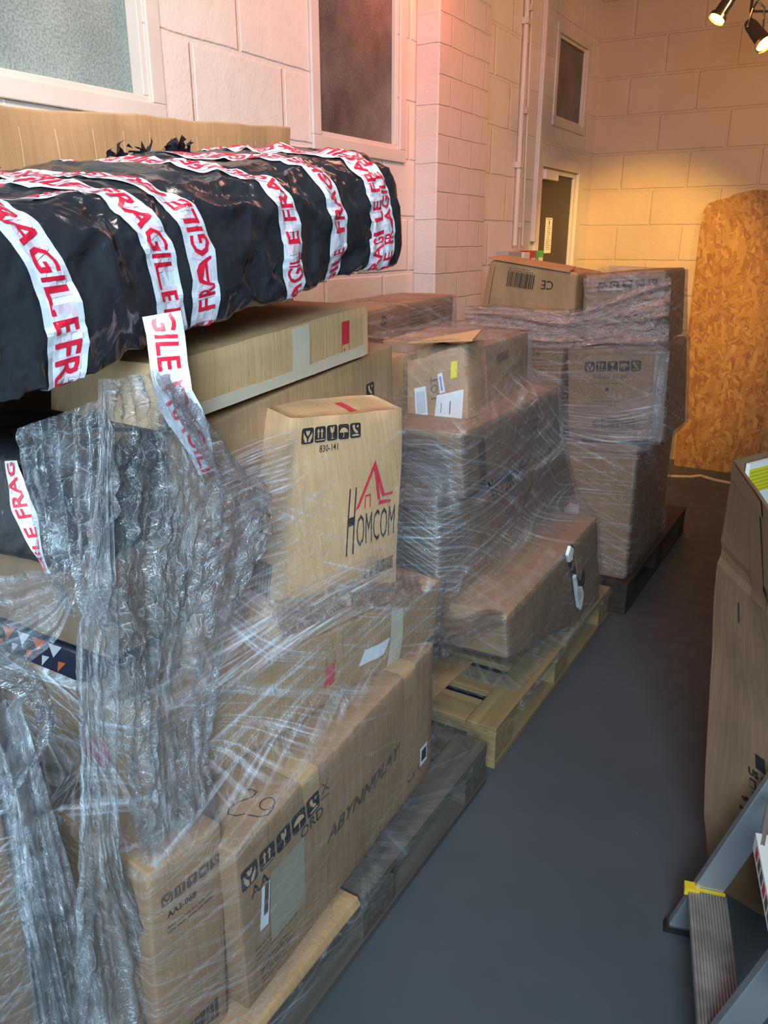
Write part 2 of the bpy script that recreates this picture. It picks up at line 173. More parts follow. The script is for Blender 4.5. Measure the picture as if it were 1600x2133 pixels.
def osb_mat():
    m, nt, b = M('strand_board'); b.inputs['Roughness'].default_value = .55
    ge = N(nt, 'ShaderNodeTexCoord'); cols = []
    nz = N(nt, 'ShaderNodeTexNoise', i_Scale=9.0, i_Detail=2.0); L(nt, ge, 'Object', nz, 'Vector')
    last = None
    sc2 = N(nt, 'ShaderNodeVectorMath', operation='SCALE'); sc2.inputs['Scale'].default_value = .05; L(nt, nz, 'Color', sc2, 0)
    ad = N(nt, 'ShaderNodeVectorMath', operation='ADD'); L(nt, ge, 'Object', ad, 0); L(nt, sc2, 0, ad, 1)
    for a, s in ((.5, (16, 1, 70)), (-.7, (20, 1, 60)), (1.6, (18, 1, 52))):
        mr = N(nt, 'ShaderNodeMapping'); mr.inputs['Rotation'].default_value = (0, a, 0); L(nt, ad, 0, mr, 'Vector')
        mp = N(nt, 'ShaderNodeMapping'); mp.inputs['Scale'].default_value = s; L(nt, mr, 0, mp, 'Vector')
        v = N(nt, 'ShaderNodeTexVoronoi', i_Scale=1.0, i_Randomness=1.0); L(nt, mp, 0, v, 'Vector')
        sp = N(nt, 'ShaderNodeSeparateColor'); L(nt, v, 'Color', sp, 0)
        r = ramp(nt, sp, 0, [(0, (.22, .09, .016)), (.35, (.31, .14, .028)), (.75, (.38, .20, .045)), (1, (.46, .26, .075))])
        if last is None: last = (r, 0)
        else:
            mx = N(nt, 'ShaderNodeMix', data_type='RGBA'); f = ramp(nt, sp, 1, [(.48, 0.0), (.52, 1.0)])
            L(nt, f, 0, mx, 0); nt.links.new(last[0].outputs[last[1]], mx.inputs[6]); L(nt, r, 0, mx, 7); last = (mx, 2)
    nt.links.new(last[0].outputs[last[1]], b.inputs['Base Color'])
    bw = N(nt, 'ShaderNodeRGBToBW'); nt.links.new(last[0].outputs[last[1]], bw.inputs[0])
    bp = N(nt, 'ShaderNodeBump', i_Strength=.5, i_Distance=.003); L(nt, bw, 0, bp, 'Height'); L(nt, bp, 0, b, 'Normal'); return m
def floor_mat():
    m, nt, b = M('painted_floor'); b.inputs['Specular IOR Level'].default_value = .22
    ge = N(nt, 'ShaderNodeNewGeometry')
    n = N(nt, 'ShaderNodeTexNoise', i_Scale=2.2, i_Detail=8.0, i_Roughness=.6); L(nt, ge, 'Position', n, 'Vector')
    r = ramp(nt, n, 'Fac', [(.3, (.058, .068, .078)), (.7, (.075, .086, .096))])
    v = N(nt, 'ShaderNodeTexVoronoi', i_Scale=5.0); L(nt, ge, 'Position', v, 'Vector')
    s = ramp(nt, v, 'Distance', [(.007, (.3, .3, .28)), (.014, 0.0)])
    mx = N(nt, 'ShaderNodeMix', data_type='RGBA', blend_type='ADD'); mx.inputs['Factor'].default_value = .5
    L(nt, r, 0, mx, 6); L(nt, s, 0, mx, 7); L(nt, mx, 2, b, 'Base Color')
    n2 = N(nt, 'ShaderNodeTexNoise', i_Scale=14.0, i_Detail=5.0); L(nt, ge, 'Position', n2, 'Vector')
    rr = ramp(nt, n2, 'Fac', [(.3, .46), (.7, .62)]); L(nt, rr, 0, b, 'Roughness')
    bp = N(nt, 'ShaderNodeBump', i_Strength=.12, i_Distance=.004); L(nt, n2, 'Fac', bp, 'Height'); L(nt, bp, 0, b, 'Normal'); return m
def glass_mat(name, c1, c2, sc_=9, rough=.32):
    m, nt, b = M(name); b.inputs['Roughness'].default_value = rough
    ge = N(nt, 'ShaderNodeNewGeometry'); n = N(nt, 'ShaderNodeTexNoise', i_Scale=3.0, i_Detail=7.0, i_Roughness=.6); L(nt, ge, 'Position', n, 'Vector')
    n2 = N(nt, 'ShaderNodeTexNoise', i_Scale=150.0, i_Detail=2.0); L(nt, ge, 'Position', n2, 'Vector')
    r = ramp(nt, n, 'Fac', [(.35, c1), (.65, c2)])
    mx = N(nt, 'ShaderNodeMix', data_type='RGBA', blend_type='MULTIPLY'); mx.inputs['Factor'].default_value = .7
    r2 = ramp(nt, n2, 'Fac', [(.35, .62), (.6, 1.15)]); L(nt, r, 0, mx, 6); L(nt, r2, 0, mx, 7); L(nt, mx, 2, b, 'Base Color')
    bp = N(nt, 'ShaderNodeBump', i_Strength=.6, i_Distance=.003); L(nt, n2, 'Fac', bp, 'Height'); L(nt, bp, 0, b, 'Normal'); return m

CARD = card_mat('cardboard', (.44, .265, .135)); CARDL = card_mat('pale_cardboard', (.60, .375, .19))
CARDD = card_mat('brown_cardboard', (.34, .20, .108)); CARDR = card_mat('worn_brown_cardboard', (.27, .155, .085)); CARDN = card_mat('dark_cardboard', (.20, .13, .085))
INK = plain('black_ink', (.018, .018, .020), .5); RED = plain('red_ink', (.55, .03, .045), .5)
INKF = plain('faded_ink', (.10, .065, .05), .6)
ICON = plain('bare_card_mark', (.50, .33, .18), .6)
PAPER = plain('white_paper', (.74, .76, .80), .55); YEL = plain('yellow_label', (.80, .66, .03), .5)
PTAPE = plain('brown_packing_tape', (.40, .25, .12), .22); CTAPE = plain('clear_packing_tape', (.58, .50, .38), .2)
PORCE = plain('grey_patch', (.30, .27, .19), .6)
FOAM = plain('white_foam', (.82, .82, .80), .7)
WOODG = wood_mat('grey_pallet_wood', (.06, .05, .038), (.13, .105, .08)); WOODG2 = wood_mat('grey_pallet_wood_long', (.06, .05, .038), (.13, .105, .08), 'Y')
WOODD = wood_mat('dark_pallet_wood', (.022, .016, .011), (.05, .036, .024)); WOODD2 = wood_mat('dark_pallet_wood_long', (.022, .016, .011), (.05, .036, .024), 'Y')
WOODY = wood_mat('yellow_pallet_wood', (.19, .125, .055), (.32, .22, .10)); WOODY2 = wood_mat('yellow_pallet_wood_long', (.19, .125, .055), (.32, .22, .10), 'Y')
PAINT = plain('white_gloss_paint', (.66, .60, .55), .35, bump=.3, bscale=30)
PLAST = plain('white_plastic', (.78, .74, .68), .35)
ALU = plain('brushed_aluminium', (.55, .57, .60), .38, metal=.85)
CHROME = plain('chrome', (.80, .76, .70), .15, metal=1)
DARKM = plain('dark_metal_and_hole_shade', (.03, .025, .022), .45, metal=.3)
FT_W = plain('white_tape', (.66, .70, .76), .22, bump=.5, bscale=60); FT_R = plain('tape_red', (.66, .015, .045), .3)
FT_G = plain('tape_pink_ghost', (.74, .58, .66), .3)

# ---------------- mesh helpers ----------------
def link(name, verts, faces, mats, parent=None, smooth=False, mi=None, uv=None, layers=None, loc=None):
    me = bpy.data.meshes.new(name)
    v = np.array(verts, float)
    if loc is None: loc = (0, 0, 0) if parent is not None else ((v.min(0)+v.max(0))/2*np.array([1, 1, 0])+np.array([0, 0, v[:, 2].min()]))
    if parent is not None: loc = np.array(parent.location)
    v = v-np.array(loc)
    me.from_pydata(v.tolist(), [], faces)
    for m in (mats if isinstance(mats, (list, tuple)) else [mats]): me.materials.append(m)
    if mi is not None: me.polygons.foreach_set('material_index', mi)
    if smooth: me.polygons.foreach_set('use_smooth', [True]*len(me.polygons))
    if uv is not None:
        ul = me.uv_layers.new(name='UVMap'); li = np.zeros(len(me.loops), int); me.loops.foreach_get('vertex_index', li)
        ul.data.foreach_set('uv', np.array(uv)[li].ravel())
    if layers is not None:
        a = me.attributes.new('layers', 'FLOAT', 'POINT'); a.data.foreach_set('value', np.array(layers, float))
    me.update()
    o = bpy.data.objects.new(name, me); C.objects.link(o)
    if parent is not None: o.parent = parent
    else: o.location = loc
    return o
def empty(name, loc):
    o = bpy.data.objects.new(name, None); C.objects.link(o); o.location = loc; o.empty_display_size = .05; return o
def tag(o, label, cat, group=None):
    o['label'] = label; o['category'] = cat
    if group: o['group'] = group
    return o
def struct(o): o['kind'] = 'structure'; return o
def box_vf(lo, hi, R=None, piv=None):
    x0, y0, z0 = lo; x1, y1, z1 = hi
    v = [(x0,y0,z0),(x1,y0,z0),(x1,y1,z0),(x0,y1,z0),(x0,y0,z1),(x1,y0,z1),(x1,y1,z1),(x0,y1,z1)]
    if R is not None: v = [tuple(R @ (Vector(p)-Vector(piv)) + Vector(piv)) for p in v]
    return v, [(0,3,2,1),(4,5,6,7),(0,1,5,4),(1,2,6,5),(2,3,7,6),(3,0,4,7)]
class MB:
    def __init__(s): s.v = []; s.f = []; s.m = []
    def add(s, v, f, m=0):
        k = len(s.v); s.v += [tuple(p) for p in v]; s.f += [tuple(i+k for i in q) for q in f]; s.m += [m]*len(f); return s
    def box(s, lo, hi, m=0, R=None, piv=None): return s.add(*box_vf(lo, hi, R, piv), m)
    def tube(s, pts, r, n=12, m=0, cap=True):
        pts = [Vector(p) for p in pts]; rs = r if isinstance(r, (list, tuple)) else [r]*len(pts)
        v = []; f = []
        ref = Vector((0, 0, 1))
        for i, p in enumerate(pts):
            t = (pts[min(i+1, len(pts)-1)]-pts[max(i-1, 0)]).normalized()
            if abs(t.dot(ref)) > .95: ref = Vector((1, 0, 0))
            a = t.cross(ref).normalized(); b = t.cross(a)
            for k in range(n):
                q = 2*math.pi*k/n; v.append(p+rs[i]*(a*math.cos(q)+b*math.sin(q)))
        for i in range(len(pts)-1):
            for k in range(n): f.append((i*n+k, i*n+(k+1) % n, (i+1)*n+(k+1) % n, (i+1)*n+k))
        if cap: f.append(tuple(range(n))[::-1]); f.append(tuple((len(pts)-1)*n+k for k in range(n)))
        return s.add(v, f, m)
    def build(s, name, mats, parent=None, smooth=False, bev=0, loc=None):
        o = link(name, s.v, s.f, mats, parent, smooth, s.m, loc=loc)
        if bev: bevel(o, bev)
        return o
def bevel(o, w_, seg=2):
    b = o.modifiers.new('bevel', 'BEVEL'); b.width = w_; b.segments = seg; b.limit_method = 'ANGLE'; b.angle_limit = math.radians(35)
_txt = {}
def text_mesh(s, bold=0.0):
    if (s, bold) in _txt: return _txt[(s, bold)]
    cu = bpy.data.curves.new('t', 'FONT'); cu.body = s; cu.size = 1; cu.resolution_u = 2; cu.offset = bold; cu.fill_mode = 'FRONT'
    o = bpy.data.objects.new('t', cu); C.objects.link(o)
    me = bpy.data.meshes.new_from_object(o.evaluated_get(bpy.context.evaluated_depsgraph_get()))
    bm = bmesh.new(); bm.from_mesh(me); bmesh.ops.triangulate(bm, faces=bm.faces)
    for _ in range(2):
        el = [e for e in bm.edges if e.calc_length() > .16]
        if el: bmesh.ops.subdivide_edges(bm, edges=el, cuts=1); bmesh.ops.triangulate(bm, faces=[f for f in bm.faces if len(f.verts) > 3])
    v = np.array([p.co[:2] for p in bm.verts]); f = [tuple(q.index for q in p.verts) for p in bm.faces]
    bm.free(); bpy.data.objects.remove(o); bpy.data.meshes.remove(me)
    v[:, 0] -= v[:, 0].min(); v[:, 1] -= v[:, 1].min() if s.isupper() or s.isdigit() else 0
    hh = v[:, 1].max() or 1
    v = v/hh
    _txt[(s, bold)] = (v, f); return v, f

# ---------------- cartons ----------------
FACES = {'outer': 0, 'near': 1, 'top': 2, 'far': 3, 'inner': 4, 'bottom': 5}
class Carton:
    """corner order: near-outer, far-outer, near-inner, far-inner (bottom), then the same four (top)"""
    def __init__(s, name, label, cat, c8, mat, bulge=.006, crush=.004, group=None, seam=None, bev=.005, seed=0):
        s.c = [Vector(c) for c in c8]; s.bulge = bulge; s.crush = crush; s.seed = seed
        s.Lu = (s.c[1]-s.c[0]).length; s.Lv = (s.c[2]-s.c[0]).length; s.Lw = (s.c[4]-s.c[0]).length
        s.mid = sum(s.c, Vector())/8
        s.mats = [mat]; s.V = []; s.F = []; s.MI = []
        s.name, s.label, s.cat, s.group, s.bev = name, label, cat, group, bev
        s.children = []
        n = [max(4, int(x/.03)) for x in (s.Lu, s.Lv, s.Lw)]; s.n = n
        ids = {}
        def vid(i, j, k):
            key = (i, j, k)
            if key not in ids: ids[key] = len(s.V); s.V.append(tuple(s.P(i/n[0], j/n[1], k/n[2])))
            return ids[key]
        for i in range(n[0]):
            for k in range(n[2]):
                s.F.append((vid(i,0,k), vid(i+1,0,k), vid(i+1,0,k+1), vid(i,0,k+1))); s.F.append((vid(i+1,n[1],k), vid(i,n[1],k), vid(i,n[1],k+1), vid(i+1,n[1],k+1)))
            for j in range(n[1]):
                s.F.append((vid(i,j,n[2]), vid(i+1,j,n[2]), vid(i+1,j+1,n[2]), vid(i,j+1,n[2]))); s.F.append((vid(i+1,j,0), vid(i,j,0), vid(i,j+1,0), vid(i+1,j+1,0)))
        for j in range(n[1]):
            for k in range(n[2]):
                s.F.append((vid(0,j+1,k), vid(0,j,k), vid(0,j,k+1), vid(0,j+1,k+1))); s.F.append((vid(n[0],j,k), vid(n[0],j+1,k), vid(n[0],j+1,k+1), vid(n[0],j,k+1)))
        s.MI = [0]*len(s.F)
    def P(s, u, v, w_):
        c = s.c
        lo = c[0].lerp(c[1], u).lerp(c[2].lerp(c[3], u), v); hi = c[4].lerp(c[5], u).lerp(c[6].lerp(c[7], u), v)
        p = lo.lerp(hi, w_)
        su, sv, sw = (math.sin(math.pi*min(1, max(0, t))) for t in (u, v, w_))
        du = (c[1]-c[0]).normalized(); dv = (c[2]-c[0]).normalized(); dw = (c[4]-c[0]).normalized()
        b = s.bulge
        p = p + dv*((2*v-1)*b*su*sw) + du*((2*u-1)*b*sv*sw) + dw*((2*w_-1)*b*.4*su*sv*(1 if w_ > .5 else 0))
        q = p*7+Vector((s.seed*3.1, 0, 0)); q2 = p*19
        d = Vector((noise.noise(q), noise.noise(q+Vector((9, 0, 0))), noise.noise(q+Vector((0, 9, 0)))))*s.crush \
            + Vector((noise.noise(q2), noise.noise(q2+Vector((9, 0, 0))), noise.noise(q2+Vector((0, 9, 0)))))*s.crush*.4
        if w_ <= 0: d.z = abs(d.z)*.2
        return p+d
    def S(s, face, a, b, off=.0015):
        """point on a face, a and b in metres from the lower-left corner as seen from outside"""
        if face == 'outer': u, v, w_ = a/s.Lu, 0, b/s.Lw; nrm = (s.c[0]-s.c[2]).normalized()
        elif face == 'near': u, v, w_ = 0, 1-a/s.Lv, b/s.Lw; nrm = (s.c[0]-s.c[1]).normalized()
        elif face == 'top': u, v, w_ = a/s.Lu, b/s.Lv, 1; nrm = (s.c[4]-s.c[0]).normalized()
        if off == 0: return s.P(u, v, w_)
        # linear interpolation of the body's own grid so marks never sink below the board
        n = s.n; g = [u*n[0], v*n[1], w_*n[2]]; i0 = [min(n[i]-1, max(0, int(math.floor(g[i])))) for i in range(3)]; fr = [g[i]-i0[i] for i in range(3)]
        key = (face, *i0)
        cache = s.__dict__.setdefault('_c', {})
        def pt(i, j, k):
            kk = (i, j, k)
            if kk not in cache: cache[kk] = s.P(i/n[0], j/n[1], k/n[2])
            return cache[kk]
        if face == 'outer': A, B = 0, 2; q = [pt(i0[0]+x, 0, i0[2]+y) for x in (0, 1) for y in (0, 1)]
        elif face == 'near': A, B = 1, 2; q = [pt(0, i0[1]+x, i0[2]+y) for x in (0, 1) for y in (0, 1)]
        else: A, B = 0, 1; q = [pt(i0[0]+x, i0[1]+y, n[2]) for x in (0, 1) for y in (0, 1)]
        return q[0].lerp(q[1], fr[B]).lerp(q[2].lerp(q[3], fr[B]), fr[A]) + nrm*off
    def mat(s, m):
        if m not in s.mats: s.mats.append(m)
        return s.mats.index(m)
    def marks(s, face, pts, faces, m, off=.0015):
        k = len(s.V); s.V += [tuple(s.S(face, a, b, off)) for a, b in pts]; s.F += [tuple(i+k for i in f) for f in faces]; s.MI += [s.mat(m)]*len(faces)
    def text(s, face, a, b, h, txt, m=None, xs=1.0, rot=0, bold=.012, shear=0, off=.0015):
        v, f = text_mesh(txt, bold); c, t = math.cos(rot), math.sin(rot)
        P = [((x*xs+y*shear)*h, y*h) for x, y in v]; P = [(a+x*c-y*t, b+x*t+y*c) for x, y in P]
        s.marks(face, P, f, m or INK, off)
    def rect(s, face, a, b, w_, h, m=None, off=.0015, rot=0):
        c, t = math.cos(rot), math.sin(rot); nx = max(1, int(w_/.02)); ny = max(1, int(h/.02))
        P = []; f = []
        for i in range(nx+1):
            for j in range(ny+1):
                x, y = w_*i/nx, h*j/ny; P.append((a+x*c-y*t, b+x*t+y*c))
        for i in range(nx):
            for j in range(ny): f.append((i*(ny+1)+j, (i+1)*(ny+1)+j, (i+1)*(ny+1)+j+1, i*(ny+1)+j+1))
        s.marks(face, P, f, m or INK, off)
    def poly(s, face, pts, m=None, off=.0015): s.marks(face, pts, [tuple(range(len(pts)))], m or INK, off)
    def bars(s, face, a, b, w_, h, m=None, rot=0, n=26):
        rnd = random.Random(int(w_*1e5)+n); x = 0; c, t = math.cos(rot), math.sin(rot)
        while x < w_:
            bw = w_/n*rnd.choice([.35, .5, .8, 1.1]); s.rect(face, a+x*c, b+x*t, min(bw, w_-x), h, m or INK, rot=rot); x += bw+w_/n*rnd.choice([.3, .5, .8])
    def lines(s, face, a, b, w_, n, dy, h=.003, m=None, seed=0):
        rnd = random.Random(seed)
        for i in range(n):
            x = a
            while x < a+w_*rnd.uniform(.7, 1): ww = rnd.uniform(.006, .02); s.rect(face, x, b-i*dy, ww, h, m or INKF); x += ww+.004
    def icons(s, face, a, b, z, kinds='hugub', gap=1.18, m=None, bg=None, rot=0):
        c, t = math.cos(rot), math.sin(rot)
        for i, kd in enumerate(kinds):
            ox = z*gap*i
            T = lambda x, y: (a+(ox+x*z)*c-(y*z)*t, b+(ox+x*z)*t+(y*z)*c)
            r = .16; pp = []
            for cx_, cy_, a0 in ((1-r, 1-r, 0), (r, 1-r, 90), (r, r, 180), (1-r, r, 270)):
                for k in range(4): q = math.radians(a0+30*k); pp.append(T(cx_+r*math.cos(q), cy_+r*math.sin(q)))
            s.poly(face, pp, m or INK)
            K = bg or ICON
            P = lambda *q: s.poly(face, [T(x, y) for x, y in q], K, .0022)
            if kd == 'h':
                P((.30,.10),(.46,.10),(.42,.35),(.20,.62),(.14,.75),(.14,.42)); P((.54,.10),(.70,.10),(.86,.42),(.86,.75),(.80,.62),(.58,.35))
                P((.32,.80),(.44,.84),(.50,.74),(.56,.84),(.68,.80),(.62,.60),(.50,.48),(.38,.60))
            elif kd == 'u':
                for x in (.30, .62): P((x-.04,.28),(x+.06,.28),(x+.06,.70),(x-.04,.70)); P((x-.12,.66),(x+.14,.66),(x+.01,.90))
                P((.12,.12),(.88,.12),(.88,.18),(.12,.18))
            elif kd == 'g':
                P((.30,.90),(.48,.86),(.54,.68),(.58,.90),(.72,.90),(.66,.56),(.53,.48),(.53,.16),(.68,.10),(.32,.10),(.47,.16),(.47,.48),(.34,.56))
            elif kd == 'b':
                P((.10,.44),(.16,.62),(.32,.74),(.50,.78),(.68,.74),(.84,.62),(.90,.44)); P((.47,.44),(.53,.44),(.53,.16),(.40,.12),(.40,.18),(.47,.20))
                for q in ((.2,.86),(.4,.88),(.62,.86),(.8,.84)): P((q[0]-.02,q[1]),(q[0]+.03,q[1]),(q[0]+.01,q[1]+.06))
            elif kd == 'f':
                P((.20,.86),(.42,.90),(.46,.62),(.72,.40),(.70,.30),(.50,.34),(.28,.56)); P((.18,.14),(.82,.14),(.82,.22),(.50,.26),(.18,.22))
                P((.60,.72),(.72,.66),(.80,.80),(.68,.86))
    def patch(s, name, face, a, b, w_, h, m, off=.002, rot=0, marks=None, label=None, skew=0):
        """paper or tape stuck on a face: a child mesh of its own"""
        c, t = math.cos(rot), math.sin(rot); nx = max(2, int(w_/.012)); ny = max(2, int(h/.012)); V = []; F = []; MI = []
        for i in range(nx+1):
            for j in range(ny+1):
                x, y = w_*i/nx, h*j/ny; V.append(tuple(s.S(face, a+(x+y*skew)*c-y*t, b+(x+y*skew)*t+y*c, off)))
        for i in range(nx):
            for j in range(ny): F.append((i*(ny+1)+j, (i+1)*(ny+1)+j, (i+1)*(ny+1)+j+1, i*(ny+1)+j+1)); MI.append(0)
        mats = [m]
        for (x, y, ww, hh, mm) in (marks or []):
            if mm not in mats: mats.append(mm)
            k = len(V)
            for px, py in ((x, y), (x+ww, y), (x+ww, y+hh), (x, y+hh)): V.append(tuple(s.S(face, a+(px+py*skew)*c-py*t, b+(px+py*skew)*t+py*c, off+.0008)))
            F.append((k, k+1, k+2, k+3)); MI.append(mats.index(mm))
        s.children.append((name, V, F, MI, mats, label)); return s
    def tape_over(s, a0, w_, da, dn, m, name='packing_tape'):
        """tape that crosses the top near outer edge: da metres over the top, dn metres down the outer face"""
        V = []; F = []; nx = 4
        prof = [('top', da*(1-i/6)) for i in range(6)] + [('edge', 0)] + [('outer', dn*i/6) for i in range(1, 7)]
        for kind, d in prof:
            for i in range(nx+1):
                a = a0+w_*i/nx
                if kind == 'top': p = s.S('top', a, max(d, .006), .0025)
                elif kind == 'edge': p = (s.S('top', a, .002, .001)+s.S('outer', a, s.Lw-.002, .001))/2
                else: p = s.S('outer', a, s.Lw-max(d, .006), .0025)
                V.append(tuple(p))
        for r in range(len(prof)-1):
            for i in range(nx): F.append((r*(nx+1)+i, r*(nx+1)+i+1, (r+1)*(nx+1)+i+1, (r+1)*(nx+1)+i))
        s.children.append((name, V, F, [0]*len(F), [m], None))
    def build(s):
        mb = MB(); mb.v = s.V; mb.f = s.F; mb.m = s.MI
        zs = [c.z for c in s.c[:4]]; loc = (s.mid.x, s.mid.y, min(zs))
        o = mb.build(s.name if not s.children else s.name, s.mats, loc=loc); o.data.polygons.foreach_set('use_smooth', [True]*len(o.data.polygons))
        bevel(o, s.bev, 3); tag(o, s.label, s.cat, s.group)
        for name, V, F, MI, mats, lab in s.children:
            ch = link(name, V, F, mats, o, True, MI)
            if lab: ch['label'] = lab
        return o

# ================= THE ROOM =================
WX, BY, CZ = -1.87, 5.91, 3.03
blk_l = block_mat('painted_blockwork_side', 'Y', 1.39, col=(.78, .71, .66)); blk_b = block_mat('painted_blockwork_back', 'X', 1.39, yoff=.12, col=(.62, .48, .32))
brk_p = block_mat('painted_brick_pier', 'Y', 1.38, bw=.23, bh=.1168, mort=.005, yoff=.1, col=(.64, .56, .52)); 
struct(MB().box((WX-.3, -3.2, -.12), (2.9, BY+.3, 0)).build('floor', floor_mat()))
struct(MB().box((WX-.3, -3.2, CZ), (2.9, BY+.3, CZ+.15)).build('ceiling', plain('dark_ceiling', (.10, .08, .065), .8)))
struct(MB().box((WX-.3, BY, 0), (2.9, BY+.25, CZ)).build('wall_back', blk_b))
struct(MB().box((2.6, -3.2, 0), (2.9, BY, CZ)).build('wall_right', block_mat('painted_blockwork_right', 'Y', 1.39, col=(.45, .42, .40))))
# left wall with openings: (y0,y1,z0,z1)
OP = [(-1.5, -.4, 0.0, 2.15), (.55, 1.80, 1.90, 2.85), (2.625, 3.205, 1.897, 2.85), (5.09, 5.62, 2.235, 2.69), (4.90, 5.58, 0.0, 1.95)]
ys = sorted({-3.2, BY} | {o[0] for o in OP} | {o[1] for o in OP}); zs = sorted({0, CZ} | {o[2] for o in OP} | {o[3] for o in OP})
mb = MB()
for i in range(len(ys)-1):
    for j in range(len(zs)-1):
        ym, zm = (ys[i]+ys[i+1])/2, (zs[j]+zs[j+1])/2
        if not any(o[0] < ym < o[1] and o[2] < zm < o[3] for o in OP): mb.box((WX-.3, ys[i], zs[j]), (WX, ys[i+1], zs[j+1]))
struct(mb.build('wall_left', blk_l))
struct(MB().box((WX, 3.35, 0), (WX+.115, 3.87, CZ)).build('trim_1', brk_p, bev=.006))
# windows: frame + obscured pane
def window(n, o, pane, fw=.05, lip=.05, proud=.012, depth=.05):
    y0, y1, z0, z1 = o
    r = struct(MB().box((WX-depth-.012, y0+.001, z0+.001), (WX-depth, y1-.001, z1-.001)).build('window_%d' % n, pane))
    m = MB()
    for (a, b_, c, d) in ((y0-lip, y1+lip, z0-lip, z0), (y0-lip, y1+lip, z1, z1+lip), (y0-lip, y0, z0, z1), (y1, y1+lip, z0, z1)):
        m.box((WX+.0005, a, c), (WX+proud, b_, d))
    for (a, b_, c, d) in ((y0, y1, z0, z0+.018), (y0, y1, z1-.018, z1), (y0, y0+.018, z0+.018, z1-.018), (y1-.018, y1, z0+.018, z1-.018)):
        m.box((WX-depth, a, c), (WX-.004, b_, d))
    m.build('window_frame', PAINT, r, bev=.003); return r
g1 = glass_mat('frosted_pane_day', (.20, .27, .27), (.30, .38, .38)); g2 = glass_mat('frosted_pane_dim', (.075, .065, .06), (.20, .18, .165))  # daylight behind the first window is put into its paler pane colour
window(1, OP[1], g1); window(2, OP[2], g2, depth=.025); window(3, OP[3], g2, lip=.045, depth=.018)
# door
dy0, dy1, dz0, dz1 = OP[4]
DG = plain('dark_door_paint', (.035, .03, .026), .45)
dr = struct(MB().box((WX-.055, dy0+.03, .01), (WX-.015, dy1-.03, dz1-.03)).build('door_1', DG, bev=.003))
m = MB()
for (a, b_, c, d) in ((dy0-.055, dy0, 0, dz1+.07), (dy1, dy1+.09, 0, dz1+.07), (dy0, dy1, dz1, dz1+.07)): m.box((WX+.0005, a, c), (WX+.022, b_, d))
for (a, b_, c, d) in ((dy0+.0005, dy0+.03, 0, dz1-.0005), (dy1-.03, dy1-.0005, 0, dz1-.0005), (dy0+.03, dy1-.03, dz1-.03, dz1-.0005)): m.box((WX-.12, a, c), (WX, b_, d))
m.build('door_frame', PAINT, dr, bev=.003)
m = MB().box((WX-.015, dy0+.03, 1.88), (WX+.03, dy0+.26, 1.935)); m.build('door_closer', PLAST, dr, bev=.004)
m = MB().box((WX-.015, 5.10, 1.45), (WX-.012, 5.215, 1.665), 0)
rn = random.Random(3)
m.box((WX-.012, 5.15, 1.622), (WX-.0115, 5.165, 1.648), 1); m.box((WX-.012, 5.11, 1.655), (WX-.0115, 5.205, 1.658), 2)
for i in range(13):
    z = 1.61-i*.0115; m.box((WX-.012, 5.11 if i > 6 else 5.13, z), (WX-.0115, rn.uniform(5.17, 5.205), z+.003), 2)
m.build('notice', [PAPER, INK, INKF], dr)

# pipes and conduit
def pipe(name, y, r, label, z0=1.50, mat=PAINT, clips=(), y1=None):
    p = MB().tube([(WX+r+.004, y if y1 is None else y1, z0), (WX+r+.004, y, CZ-.002)], r, 14)
    for z in clips: p.box((WX+.002, y-r*1.7, z), (WX+r*2+.010, y+r*1.7, z+.03))
    o = p.build(name, mat, smooth=False); tag(o, label, 'pipe'); return o
pipe('conduit_pipe', 4.525, .014, 'thicker white conduit pipe with a coupling running down the block wall to the grey box', clips=(1.915, 2.62))
pipe('cable_conduit', 4.60, .006, 'thin white cable run close beside the thicker conduit pipe', y1=4.66, clips=(1.6, 2.2, 2.7))
o = MB().box((WX+.001, 4.80, 1.52), (WX+.03, 4.835, CZ-.002)).build('cable_trunking', PAINT, bev=.003); tag(o, 'flat white cable trunking next to the door frame reaching the ceiling', 'trunking')
o = MB().box((WX+.001, 4.30, 1.36), (WX+.075, 4.50, 1.468)).build('junction_box', plain('grey_enamel', (.34, .36, .42), .4), bev=.004)
tag(o, 'grey metal junction box on the wall behind the carton with the upside-down CE mark', 'junction box')
o = MB().box((WX+.001, 4.505, 1.36), (WX+.085, 4.60, 1.463)).build('relay_box', PLAST, bev=.005); tag(o, 'plain white plastic box between the grey junction box and the red alarm point', 'junction box')
r = MB().box((WX+.001, 4.62, 1.36), (WX+.08, 4.72, 1.470)).build('fire_alarm_point', plain('alarm_red', (.50, .02, .015), .35), bev=.005); tag(r, 'red fire alarm call point on the wall left of the green one', 'alarm')
MB().box((WX+.080, 4.64, 1.375), (WX+.083, 4.70, 1.43)).build('break_glass_pane', PLAST, r)
r = MB().box((WX+.001, 4.74, 1.36), (WX+.08, 4.84, 1.470)).build('emergency_release_point', plain('release_green', (.04, .42, .07), .35), bev=.005); tag(r, 'green emergency door release point beside the dark door', 'alarm')
MB().box((WX+.080, 4.76, 1.375), (WX+.083, 4.82, 1.43)).build('break_glass_pane', PLAST, r)
MB().tube([(WX+.05, 4.842, 1.41), (WX+.05, 4.856, 1.41), (WX+.05, 4.866, 1.41)], [.022, .02, .008], 16).build('reset_cap', plain('green_plastic', (.03, .5, .15), .2), r, smooth=True)

